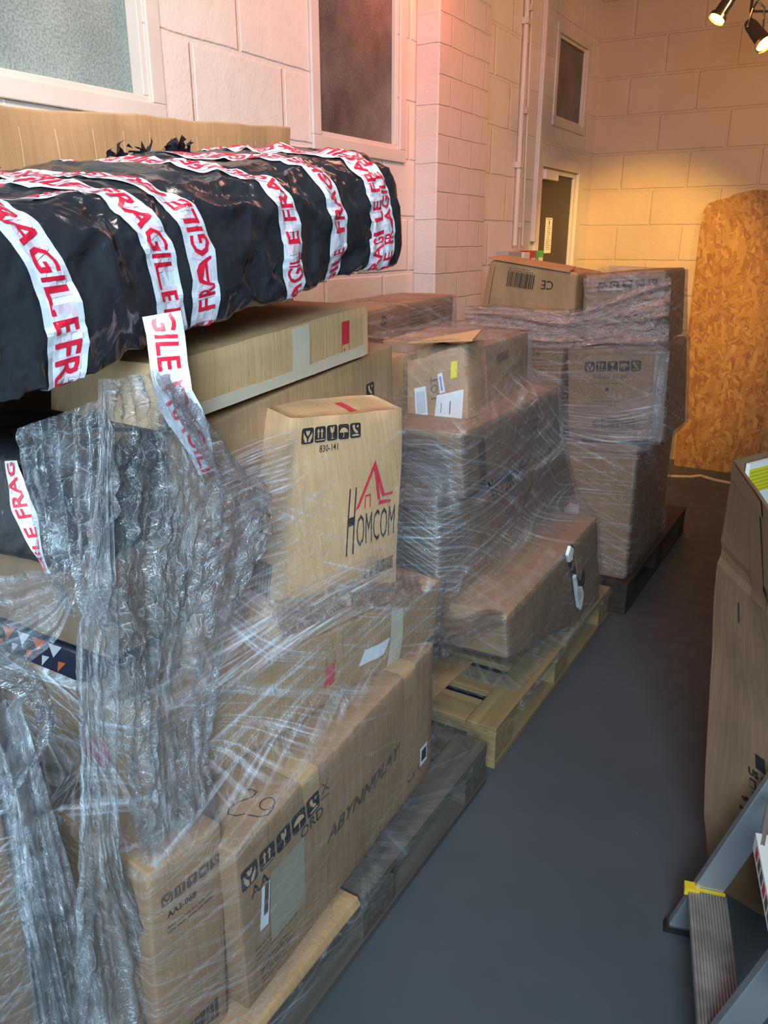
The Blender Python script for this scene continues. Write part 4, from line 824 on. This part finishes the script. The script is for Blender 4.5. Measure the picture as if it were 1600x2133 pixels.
c = Carton('cardboard_sheet', 'flat cardboard sheet lying on the deck of the yellowish pallet', 'cardboard', [(-.995, 1.905, .1445), (-.985, 2.22, .1445), (-1.34, 1.905, .1445), (-1.34, 2.22, .1445), (-.995, 1.905, .151), (-.985, 2.22, .151), (-1.34, 1.905, .151), (-1.34, 2.22, .151)], CARD, bulge=0, crush=.001, bev=.001, seed=29); c.build()
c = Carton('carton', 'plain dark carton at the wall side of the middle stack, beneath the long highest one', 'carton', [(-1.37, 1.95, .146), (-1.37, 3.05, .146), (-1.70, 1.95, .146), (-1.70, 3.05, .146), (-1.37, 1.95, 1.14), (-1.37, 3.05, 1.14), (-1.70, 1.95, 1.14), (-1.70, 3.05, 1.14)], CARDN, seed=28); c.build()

# ================= STACK 3 =================
def p3(key, label, marks=None, mat=CARDD, **kw):
    c8 = [tuple(p) for p in BX[key]]; c = Carton('carton', label, 'carton', c8, mat, bev=.01, **kw)
    if marks: marks(c)
    return c.build()
def mk1(c): c.rect('near', c.Lv*.52, .05, .12, .45, plain('orange_panel', (.40, .16, .06), .5), off=.0012); c.patch('label', 'near', .06, .09, .045, .20, PAPER, marks=[(.018, .05, .004, .1, INKF)], label='tall white document label')
p3('P3bot', 'tall bottom carton of the right far column with a tall white label', None, seed=30)
def mk2(c): c.icons('near', .075, .285, .042, 'hugbf', gap=1.12, m=INK, bg=CARDD); c.text('near', .11, .255, .018, '310-C0 81-BK', INKF); c.lines('near', .10, .235, .15, 1, .02); c.rect('near', .16, .205, .014, .014, INK); c.lines('near', .11, .165, .13, 2, .015, m=INKF); c.text('near', .11, .06, .035, 'CE', INKF); c.bars('near', .17, .06, .11, .04, INKF)
p3('P3mid', 'middle carton of the right far column with a row of handling symbols', mk2, seed=31)
def mk3(c): c.icons('near', .05, .205, .036, 'hugbf', gap=1.35, m=INK, bg=CARDD); c.text('near', .19, .17, .02, '870', INKF)
p3('P3top', 'top carton of the right far column, glossy with film, near the bright back wall', mk3, seed=32, crush=.006)
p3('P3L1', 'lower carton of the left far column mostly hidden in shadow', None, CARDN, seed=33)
def mk4(c): c.text('near', .22, .26, .02, '870-0', INKF); c.lines('near', .22, .24, .12, 4, .014, .004, INKF)
p3('P3L2', 'middle carton of the left far column under the one with the upside-down CE', mk4, seed=34)
def mk5(c): c.bars('near', .10, .085, .125, .055, INK, n=30); c.text('near', .315, .125, .035, 'CE', INK, rot=math.pi, bold=0); c.rect('near', .03, .01, .003, .14, INKF); c.lines('near', .10, .152, .12, 2, .008, .002, INKF)
o = p3('P3L3', 'top carton of the left far column with barcode and an upside-down CE mark', mk5, mat=CARD, seed=35, crush=.005)
c8 = [Vector(p) for p in BX['P3L3']]
V = [c8[6]+Vector((-.005, -.012, .004)), c8[4]+Vector((-.03, -.015, .004)), c8[4]+Vector((-.04, .09, .02)), c8[6]+Vector((.0, .10, .016))]
link('flap', V+[p+Vector((0, 0, .005)) for p in V], [(0, 3, 2, 1), (4, 5, 6, 7), (0, 1, 5, 4), (1, 2, 6, 5), (2, 3, 7, 6), (3, 0, 4, 7)], CARD, o)
c = Carton('carton', 'bottom carton of the left far column standing on the far pallet', 'carton', [(-1.08, 3.24, .146), (-1.08, 3.66, .146), (-1.47, 3.24, .146), (-1.47, 3.66, .146), (-1.07, 3.24, .468), (-1.07, 3.66, .468), (-1.47, 3.24, .468), (-1.47, 3.66, .468)], CARDN, seed=36); c.build()
doc = [o for o in bpy.data.objects if o.get('label', '').startswith('tall bottom carton')][0]
link('label', [(-1.005, 3.172, .22), (-.945, 3.170, .22), (-.945, 3.180, .455), (-1.01, 3.182, .455)], [(0, 1, 2, 3)], PAPER, doc)['label'] = 'tall white document label'

# ================= STRETCH FILM =================
def hull_film(name, label, boxes, zs, mat, center, parent=None, iters=14, cap=None, rough=.006, lay=None, nphi=320, margin=.010, phis=None):
    nphi_ = nphi; ph = np.linspace(0, 2*np.pi, nphi_, endpoint=False)
    th = np.linspace(0, 2*np.pi, 360, endpoint=False); Rr = []
    cx_, cy_ = center
    for z in zs:
        pts = []
        for b8 in boxes:
            b8 = np.array(b8)
            for i, j in ((0,1),(0,2),(1,3),(2,3),(4,5),(4,6),(5,7),(6,7),(0,4),(1,5),(2,6),(3,7)):
                a, b_ = b8[i], b8[j]
                if (a[2]-z)*(b_[2]-z) <= 0 and abs(a[2]-b_[2]) > 1e-6: pts.append((a+(b_-a)*(z-a[2])/(b_[2]-a[2]))[:2])
        pts = np.array(pts) if len(pts) else np.array([[cx_, cy_]])
        h = np.max((pts[:, 0:1]-cx_)*np.cos(th)+(pts[:, 1:2]-cy_)*np.sin(th), axis=0)+margin
        cc = np.cos(th[None, :]-ph[:, None]); r = np.where(cc > .05, h[None, :]/np.maximum(cc, .05), 1e9).min(1); Rr.append(np.clip(r, .02, 1.2))
    Rr = np.array(Rr)
    for _ in range(iters):
        m_ = (Rr[:-2]+Rr[2:])/2; Rr[1:-1] = np.maximum(Rr[1:-1], m_)
    # round the corners a little around phi
    V = []; UV = []; LY = []; nz = len(zs)
    arc_ = np.zeros(nphi_+1)
    rm = Rr.mean(0); P2 = np.stack([rm*np.cos(ph), rm*np.sin(ph)], 1); dd = np.linalg.norm(np.roll(P2, -1, 0)-P2, axis=1); arc_[1:] = np.cumsum(dd)
    for i, z in enumerate(zs):
        for j in range(nphi_+1):
            q = ph[j % nphi_]; r = Rr[i, j % nphi_]
            p = Vector((cx_+r*math.cos(q), cy_+r*math.sin(q), z))
            s_ = arc_[j]
            a = s_*math.cos(.25)+z*math.sin(.25); b_ = -s_*math.sin(.25)+z*math.cos(.25)
            d = (noise.noise(Vector((a*3, b_*30, 1)))*.6+noise.noise(Vector((a*9+4, b_*11, 2)))*.8+abs(noise.noise(Vector((a*16, b_*16, 5))))*.7)*rough
            p += Vector((math.cos(q), math.sin(q), 0))*(abs(d)+.002)
            V.append(tuple(p)); UV.append((s_, z)); LY.append(lay(p) if lay else 1.0)
    n1 = nphi_+1; F = [(i*n1+j, i*n1+j+1, (i+1)*n1+j+1, (i+1)*n1+j) for i in range(nz-1) for j in range(nphi_)]
    o = link(name, V, F, mat, parent, True, uv=UV, layers=LY, loc=None if parent else (cx_, cy_, zs[0]))
    if label: tag(o, label, 'plastic wrap')
    return o
def catmull(P, n):
    P = [Vector(p) for p in P]
    if len(P) == 2: return [P[0].lerp(P[1], i/n) for i in range(n+1)]
    out = []
    for i in range(n+1):
        x = i/n*(len(P)-1); k = min(len(P)-2, int(x)); t = x-k
        p0, p1, p2, p3_ = P[max(0, k-1)], P[k], P[k+1], P[min(len(P)-1, k+2)]
        out.append(.5*((2*p1)+(-p0+p2)*t+(2*p0-5*p1+4*p2-p3_)*t*t+(-p0+3*p1-3*p2+p3_)*t**3))
    return out
def sheet(name, rows, mat, parent, amp=.012, folds=9, nu=70, nv=160, lay=1.0, seed=0, uvs=1.0, crumple=1.0, fade=0):
    """draped film: rows of control points down its length; folds run along the length"""
    cross = [catmull(r, nu) for r in rows]; V = []; UV = []; LY = []
    cols = [catmull([cross[k][i] for k in range(len(rows))], nv) for i in range(nu+1)]
    wid = (Vector(rows[0][0])-Vector(rows[0][-1])).length
    ln = sum((cols[nu//2][j+1]-cols[nu//2][j]).length for j in range(nv)); wid = max((cols[0][j]-cols[nu][j]).length for j in range(0, nv, 10))
    for i in range(nu+1):
        for j in range(nv+1):
            p = cols[i][j]; du = cols[min(nu, i+1)][j]-cols[max(0, i-1)][j]; dv = cols[i][min(nv, j+1)]-cols[i][max(0, j-1)]
            n_ = du.cross(dv)
            n_ = n_.normalized() if n_.length > 1e-9 else Vector((1, 0, 0))
            if n_.x-n_.y < 0: n_ = -n_
            u, v_ = i/nu, j/nv
            wv = noise.noise(Vector((u*folds, v_*ln*3, seed)))*1.3+noise.noise(Vector((u*folds*2.7, v_*ln*5, seed+3)))*.6
            wv += crumple*abs(noise.noise(Vector((u*wid*26, v_*ln*22, seed+7))))*.9
            V.append(tuple(p+n_*wv*amp)); UV.append((v_*ln*uvs, u*wid*uvs+seed*1.7)); LY.append(lay*(.75+.5*noise.noise(Vector((u*3, v_*4, seed))))*(1 if not fade else min(1, min(v_, 1-v_)/fade)*min(1, min(u, 1-u)/fade+.0)))
    n1 = nv+1; F = [(i*n1+j, i*n1+j+1, (i+1)*n1+j+1, (i+1)*n1+j) for i in range(nu) for j in range(nv)]
    return link(name, V, F, mat, parent, True, uv=UV, layers=LY)

FILM1 = film_mat('stretch_film_near', base=.05, k=.75, ang=(.42, -.25), crumple=.9, freq=95, gl=1.8)
FILM2 = film_mat('stretch_film_middle', base=.08, k=.55, ang=(.5, -.2), crumple=.8, freq=85, gl=1.9)
FILM3 = film_mat('stretch_film_far', base=.035, k=.42, ang=(-.08, .35), crumple=1.3, freq=80, gl=2.0)
FILMC = film_mat('crumpled_film', base=.08, k=.42, ang=(.1, -.6), crumple=2.0, freq=40, gl=3.4, gmax=.8)
FILMS = film_mat('stretched_film_strands', base=.02, k=1.0, ang=(.02, -.09), crumple=.35, freq=110, gl=3, gmax=.4)
FILMR = film_mat('roped_film', base=.16, k=.5, ang=(.03, .12), crumple=1.6, freq=90, gl=3.0, gmax=.7)
def lay1(p):
    near = max(0, min(1, (1.25-p.y)/.5)); low = max(0, min(1, (1.02-p.z)/.2))
    top = max(.12, min(1, (1.20-p.z)/.14))
    cl = 1-.75*max(0, 1-abs(p.y-1.30)/.22)*max(0, min(1, (p.z-.88)/.1))
    lo2 = .32 if p.z < .60 else 1.0
    return (.55+.55*near)*top*cl*lo2*(1 if p.x > -1.2 or p.y < .9 else .5)
zs = np.concatenate([np.linspace(.10, 1.24, 130)])
f1 = hull_film('stretch_wrap', 'clear stretch film around the near stack with long crumpled strands hanging at its end', [BX[k] for k in ('B1', 'C', 'M', 'HOM', 'F')]+[[(-.752, .62, .1), (-.752, 1.82, .1), (-1.2, .62, .1), (-1.2, 1.82, .1), (-.752, .62, .145), (-.752, 1.82, .145), (-1.2, .62, .145), (-1.2, 1.82, .145)]], zs, FILM1, (-1.08, 1.2), lay=lay1, iters=10)
sheet('loose_film', SH['S1'], FILMC, f1, amp=.022, folds=9, nu=110, nv=240, seed=1, lay=1.0)
sheet('loose_film', SH['S2'], FILMR, f1, amp=.020, folds=7, nu=50, nv=220, seed=2, lay=1.0)
sheet('loose_film', SH['S3'], FILMC, f1, amp=.024, folds=8, nu=70, nv=120, seed=3, lay=1.0)
sheet('loose_film', SH['S4'], FILMR, f1, amp=.010, folds=8, nu=50, nv=80, seed=4, lay=.8)
sheet('loose_film', SH['S5'], FILMC, f1, amp=.014, folds=5, nu=36, nv=140, seed=5, lay=1.0)
sheet('loose_film', SH['S6'], FILMR, f1, amp=.022, folds=6, nu=50, nv=180, seed=6, lay=1.1)
sheet('loose_film', SH['S7'], FILMR, f1, amp=.016, folds=4, nu=30, nv=120, seed=7, lay=.9)
sheet('taut_film', SH['S11'], FILMS, f1, amp=.005, folds=5, nu=60, nv=80, seed=20, lay=1.0, fade=.16)
sheet('taut_film', SH['S12'], FILMS, f1, amp=.006, folds=5, nu=50, nv=120, seed=21, lay=.85, fade=.16)
sheet('loose_film', SH['S8'], FILMC, f1, amp=.010, folds=4, nu=36, nv=140, seed=8, lay=.9)

def lay2(p):
    if p.y < 2.2 and p.x < -.95 and p.z > .5: return 1.5 if p.z < 1.0 else .55  # denser film here imitates the bright sheen on the near faces
    a = .85 if p.z < 1.1 else .55
    if p.z < .56: a *= .5
    if p.y > 2.3 and p.x > -1 and .55 < p.z < 1.05: a *= 1.25
    return a
f2 = hull_film('stretch_wrap', 'clear stretch film around the middle stack, tight and shiny at its near corner', [BX[k] for k in ('P2b', 'P2c', 'P2d', 'P2g', 'P2f', 'P2h')]+[[(-.757, 2.1, .1), (-.757, 3.1, .1), (-1.3, 2.1, .1), (-1.3, 3.1, .1), (-.757, 2.1, .146), (-.757, 3.1, .146), (-1.3, 2.1, .146), (-1.3, 3.1, .146)]], np.linspace(.11, 1.25, 120), FILM2, (-1.12, 2.45), lay=lay2, iters=16)
sheet('loose_film', SH['S9'], FILMC, f2, amp=.010, folds=8, nu=40, nv=80, seed=9, lay=.9)
sheet('taut_film', SH['S13'], FILMS, f2, amp=.005, folds=6, nu=50, nv=60, seed=22, lay=1.2, fade=.08)
sheet('loose_film', SH['S10'], FILMC, f2, amp=.006, folds=5, nu=30, nv=60, seed=10, lay=.6)
# film over the top of the middle stack
b = BX['P2b']; a_ = BX['P2a']
sheet('taut_film', [[(-1.40, 2.05, 1.25), (-.985, 2.10, 1.255)], [(-1.38, 2.2, 1.245), (-.985, 2.25, 1.247)], [(-1.36, 2.45, 1.25), (-.985, 2.45, 1.25)], [(-1.37, 2.65, 1.25), (-.985, 2.64, 1.248)]], FILM2, f2, amp=.006, folds=4, nu=50, nv=70, seed=11, lay=.8)
a8 = BX['P2a']
hull_film('loose_film', None, [a8], np.linspace(1.14, a8[5][2]+.004, 24), FILM3, (-1.54, 2.4), parent=f2, lay=lambda p: .7, iters=0, rough=.003)
f3 = hull_film('stretch_wrap', 'clear stretch film binding the two tall far columns together', [BX[k] for k in ('P3bot', 'P3mid', 'P3top', 'P3L1', 'P3L2')], np.linspace(.15, 1.425, 130), FILM3, (-1.05, 3.6), lay=lambda p: (1.15 if p.z > 1.1 else .85)*(1 if p.z < 1.27 or p.x > -1.03 else .0), iters=3)
sheet('loose_film', [[(-1.52, 3.19, 1.26), (-1.52, 3.19, 1.12)], [(-1.3, 3.18, 1.27), (-1.3, 3.18, 1.10)], [(-1.05, 3.175, 1.25), (-1.05, 3.175, 1.11)], [(-.85, 3.175, 1.33), (-.85, 3.175, 1.13)], [(-.67, 3.175, 1.40), (-.65, 3.18, 1.13)]], FILMC, f3, amp=.013, folds=6, nu=60, nv=200, seed=12, lay=1.25)
sheet('loose_film', [[(-.70, 3.19, 1.135), (-.645, 3.195, 1.135)], [(-.695, 3.18, .95), (-.64, 3.185, .95)], [(-.69, 3.19, .75), (-.64, 3.195, .75)]], FILMR, f3, amp=.008, folds=3, nu=24, nv=90, seed=13, lay=1.2, fade=.08)  # extra film strip added to imitate the bright glint along this corner
sheet('taut_film', [[(-1.08, 3.185, .90), (-1.08, 3.19, .72)], [(-.85, 3.175, .93), (-.85, 3.18, .70)], [(-.64, 3.185, 1.02), (-.66, 3.19, .72)]], FILMS, f3, amp=.006, folds=4, nu=40, nv=90, seed=14, lay=.9, fade=.1)
f0 = hull_film('stretch_wrap', 'film sheathing the carton at the lower left edge of the view', [[(-1.0, -.15, .0), (-.995, .53, .0), (-1.5, -.15, .0), (-1.5, .53, .0), (-1.0, -.15, .80), (-.99, .53, .80), (-1.5, -.15, .80), (-1.5, .53, .80)]], np.linspace(.01, .815, 90), FILM1, (-1.25, .2), lay=lambda p: 1.0, iters=0)

# ================= RIGHT: OPEN CARTON, LADDER =================
RG = [(0.001, (-.112, 1.765), (.33, 1.62), (.48, 2.08), (.05, 2.22)), (.19, (-.151, 1.77), (.26, 1.57), (.45, 2.08), (.03, 2.22)),
      (.57, (-.187, 1.79), (.16, 1.48), (.42, 2.0), (.0, 2.24)), (.865, (-.211, 1.80), (.02, 1.42), (.34, 1.9), (-.03, 2.26)), (1.07, (-.209, 1.84), (-.06, 1.37), (.28, 1.85), (-.02, 2.28))]
def cpt(face, s_, z):
    i = 0
    while i < len(RG)-2 and RG[i+1][0] < z: i += 1
    t = (z-RG[i][0])/(RG[i+1][0]-RG[i][0])
    a = Vector(RG[i][1+face]).lerp(Vector(RG[i+1][1+face]), t); b_ = Vector(RG[i][1+(face+1) % 4]).lerp(Vector(RG[i+1][1+(face+1) % 4]), t)
    q = a.lerp(b_, s_); n_ = Vector((b_-a)); n_ = Vector((n_.y, -n_.x)).normalized(); bl = .014*math.sin(math.pi*s_)*math.sin(math.pi*min(1, z/1.07))
    wob = noise.noise(Vector((q.x*6, q.y*6, z*5)))*.006 - (.006 if abs(z-.865) < .012 else 0)
    return Vector((q.x+n_.x*(bl+wob), q.y+n_.y*(bl+wob), z)), n_
V = []; F = []; nz_, nf = 60, 16
for i in range(nz_+1):
    for f_ in range(4):
        for k in range(nf): V.append(tuple(cpt(f_, k/nf, .001+(1.069*i/nz_))[0]))
n4 = 4*nf
for i in range(nz_):
    for j in range(n4): F.append((i*n4+j, i*n4+(j+1) % n4, (i+1)*n4+(j+1) % n4, (i+1)*n4+j))
rc = link('open_carton', V, F, [CARDD], loc=(.1, 1.9, 0)); 
so = rc.modifiers.new('solid', 'SOLIDIFY'); so.thickness = .006; so.offset = -1
tag(rc, 'tall open-topped brown carton at the right edge behind the step ladder', 'carton')
MBf = []
def rmark(name, txts, m):
    V = []; F = []
    for (s_, z, h, txt, xs) in txts:
        v, f = text_mesh(txt, .012); k = len(V)
        for x, y in v:
            zz = z+y*h; a, _ = cpt(0, 0, zz); b_, _ = cpt(0, 1, zz); ss = s_+x*h*xs/(b_-a).length; p, n_ = cpt(0, ss, zz); V.append((p.x+n_.x*.002, p.y+n_.y*.002, zz))
        F += [tuple(i+k for i in q) for q in f]
    return link(name, V, F, m, rc)
MV, MF, MM = list(V), list(F), [0]*len(F)
def rtext(s_, z, h, txt, xs=1.0, dz=0, m=1):
    v, f = text_mesh(txt, .012); k = len(MV)
    for x, y in v:
        zz = z+y*h; a, _ = cpt(0, 0, zz); b_, _ = cpt(0, 1, zz); p, n_ = cpt(0, min(1, s_+x*h*xs/(b_-a).length), zz); MV.append((p.x+n_.x*.002, p.y+n_.y*.002, zz))
    MF.extend(tuple(i+k for i in q) for q in f); MM.extend([m]*len(f))
def rquad(s0, s1, z0, z1, m=1, off=.0022):
    k = len(MV)
    for s_, z in ((s0, z0), (s1, z0), (s1, z1), (s0, z1)):
        p, n_ = cpt(0, s_, z); MV.append((p.x+n_.x*off, p.y+n_.y*off, z))
    MF.append((k, k+1, k+2, k+3)); MM.append(m)
bpy.data.objects.remove(rc)
rtext(.295, .395, .018, 'US C', 1.0); rquad(.30, .335, .362, .385); rquad(.303, .332, .365, .382, 0, .0027); rquad(.375, .41, .362, .385); rquad(.378, .407, .365, .382, 0, .0027)
rtext(.31, .335, .018, '839-7'); rquad(.345, .40, .425, .46)
rtext(.245, .312, .010, 'QTY:    1PC'); rtext(.232, .282, .010, 'N.W.:  17.6'); rtext(.222, .254, .010, 'G.W.:  18.9'); rtext(.212, .224, .010, 'MEAS:')
rquad(.275, .280, .755, .80)
rc = link('open_carton', MV, MF, [CARDR, INK], mi=MM, loc=(.1, 1.9, 0))
so = rc.modifiers.new('solid', 'SOLIDIFY'); so.thickness = .006; so.offset = -1
tag(rc, 'tall open-topped brown carton at the right edge behind the step ladder', 'carton')
def rpatch(name, s0, s1, z0, z1, m, off=.003):
    V = []; F = []; nx, ny = 8, max(4, int((z1-z0)/.02))
    for i in range(nx+1):
        for j in range(ny+1):
            z = z0+(z1-z0)*j/ny; p, n_ = cpt(0, s0+(s1-s0)*i/nx, z); V.append((p.x+n_.x*off, p.y+n_.y*off, z))
    for i in range(nx):
        for j in range(ny): F.append((i*(ny+1)+j, (i+1)*(ny+1)+j, (i+1)*(ny+1)+j+1, i*(ny+1)+j+1))
    return link(name, V, F, m, rc, True)
rpatch('packing_tape', .42, .56, .84, 1.05, plain('dull_packing_tape', (.22, .125, .065), .4))
rpatch('packing_tape', .015, .60, 1.035, 1.068, plain('rim_tape', (.24, .14, .075), .35))
# white and yellow item standing inside
A_, D_ = Vector((-.197, 1.862, 0)), Vector((-.012, 2.26, 0))
d_ = (D_-A_).normalized(); n_ = Vector((d_.y, -d_.x, 0)); q0 = A_+n_*.008+d_*.008
V, F = [], []
mb = MB()
def qb(o0, l, t, z0, z1, m_): 
    a = [o0, o0+d_*l, o0+d_*l+n_*t, o0+n_*t]; v = [(p.x, p.y, z0) for p in a]+[(p.x, p.y, z1) for p in a]
    mb.add(v, [(0,3,2,1),(4,5,6,7),(0,1,5,4),(1,2,6,5),(2,3,7,6),(3,0,4,7)], m_)
qb(q0, .40, .010, .45, 1.060, 0); qb(q0-d_*.001+n_*.0105, .402, .001, .990, 1.048, 1)
for i in range(6): qb(q0+n_*.0117, .402, .0006, .994+i*.009, .996+i*.009, 2)
o = mb.build('white_panel', [FOAM, plain('yellow_band', (.75, .66, .03), .4), plain('olive_lines', (.40, .34, .02), .5)], loc=(q0.x, q0.y, .45), bev=.002)
tag(o, 'white slab with a lined yellow band standing inside the open carton', 'panel')
rc2 = rc

# step ladder
r = empty('step_ladder', (.05, 1.4, 0)); tag(r, 'silver aluminium step ladder cut off at the lower right corner', 'ladder')
sl = .335
dv = Vector((.085, -.34, 0)).normalized(); sv = Vector((math.cos(math.radians(14)), math.sin(math.radians(14)), 0))
def stile(off, name='stile'):
    b0 = Vector((-.180, 1.58, 0))+dv*off; top = b0+sv*sl*1.45+Vector((0, 0, 1.45))
    V = []
    for p in (b0, top):
        for (a, t) in ((0, 0), (.062, 0), (.062, .022), (0, .022)): q = p+sv*a+dv*t; V.append(tuple(q))
    return link(name, V, [(0,3,2,1),(4,5,6,7),(0,1,5,4),(1,2,6,5),(2,3,7,6),(3,0,4,7)], ALU, r)
bevel(stile(0), .002); bevel(stile(.375), .002)
def tread(z, name='tread'):
    m_ = MB(); b0 = Vector((-.180, 1.58, 0))+sv*sl*z+dv*.0225
    V = []
    def bx(a0, a1, t0, t1, z0, z1, mm=0):
        v = []
        for zz in (z0, z1):
            for (a, t) in ((a0, t0), (a1, t0), (a1, t1), (a0, t1)): q = b0+sv*a+dv*t; v.append((q.x, q.y, zz))
        m_.add(v, [(0,3,2,1),(4,5,6,7),(0,1,5,4),(1,2,6,5),(2,3,7,6),(3,0,4,7)], mm)
    bx(-.012, .070, 0, .352, z-.022, z-.004)
    for i in range(13): bx(-.011+i*.0062, -.0075+i*.0062, 0, .352, z-.004, z)
    return m_.build(name, [plain('worn_tread', (.24, .20, .18), .6, metal=.2, var=.35, vscale=18)], r)
tread(.14); 
for z, a in ((.14, .0),):
    b0 = Vector((-.180, 1.58, 0))+sv*sl*z; m_ = MB()
    q = [b0+sv*x+dv*y for x, y in ((-.020, .010), (.012, .010), (.012, .034), (-.020, .034))]
    m_.add([(p.x, p.y, z-.012) for p in q]+[(p.x, p.y, z+.006) for p in q], [(0,3,2,1),(4,5,6,7),(0,1,5,4),(1,2,6,5),(2,3,7,6),(3,0,4,7)])
    q = [b0+sv*x+dv*y for x, y in ((-.0, .023), (.066, .023), (.066, .028), (-.0, .028))]
    m_.add([(p.x, p.y, z-.002) for p in q]+[(p.x, p.y, z+.005) for p in q], [(0,3,2,1),(4,5,6,7),(0,1,5,4),(1,2,6,5),(2,3,7,6),(3,0,4,7)])
    m_.build('end_cap', plain('yellow_plastic', (.75, .50, .02), .4), r)['label'] = 'yellow plastic cap at the far end of the tread'
m_ = MB(); o0 = Vector((-.0255, 1.41, 0))
def pb(l0, l1, t0, t1, z0, z1, mm):
    q = [o0+dv*l0+sv*t0, o0+dv*l0+sv*t1, o0+dv*l1+sv*t1, o0+dv*l1+sv*t0]
    m_.add([(p.x, p.y, z0) for p in q]+[(p.x, p.y, z1) for p in q], [(0,1,2,3),(7,6,5,4),(1,0,4,5),(2,1,5,6),(3,2,6,7),(0,3,7,4)], mm)
pb(0, .34, 0, .24, .425, .462, 0)
for i in range(9): pb(.03+i*.030, .05+i*.030, -.0008, 0, .435, .455, 2 if i % 3 else 1)
m_.build('platform', [PLAST, RED, INKF], r)['label'] = 'white platform with printed warning stickers on its edge'
MB().tube([(-.012, 1.54, .455), (-.010, 1.38, .455)], .008, 12).build('rod', ALU, r)
for off in (0, .375):
    b0 = Vector((-.180, 1.58, 0))+dv*off
    q = [b0+sv*x+dv*y for x, y in ((-.004, -.003), (.072, -.003), (.072, .026), (-.004, .026))]
    MB().add([(p.x, p.y, .0005) for p in q]+[(p.x+sl*.02, p.y, .02) for p in q], [(0,3,2,1),(4,5,6,7),(0,1,5,4),(1,2,6,5),(2,3,7,6),(3,0,4,7)]).build('rubber_foot', DARKM, r)

# groups for the things that repeat
for o in bpy.data.objects:
    if o.parent is None and 'label' in o:
        y = o.location.y; k = o.name.split('.')[0]
        st = 'near' if y < 1.86 else 'middle' if y < 3.15 else 'far'
        if k == 'carton' and not (o.location.x < -1.2 and y < .3): o['group'] = 'cartons in the %s stack' % st
        elif k == 'wooden_pallet': o['group'] = 'wooden pallets along the wall'
        elif k == 'stretch_wrap': o['group'] = 'clear stretch film around the stacks'
        elif k == 'spotlight': o['group'] = 'ceiling spotlights'
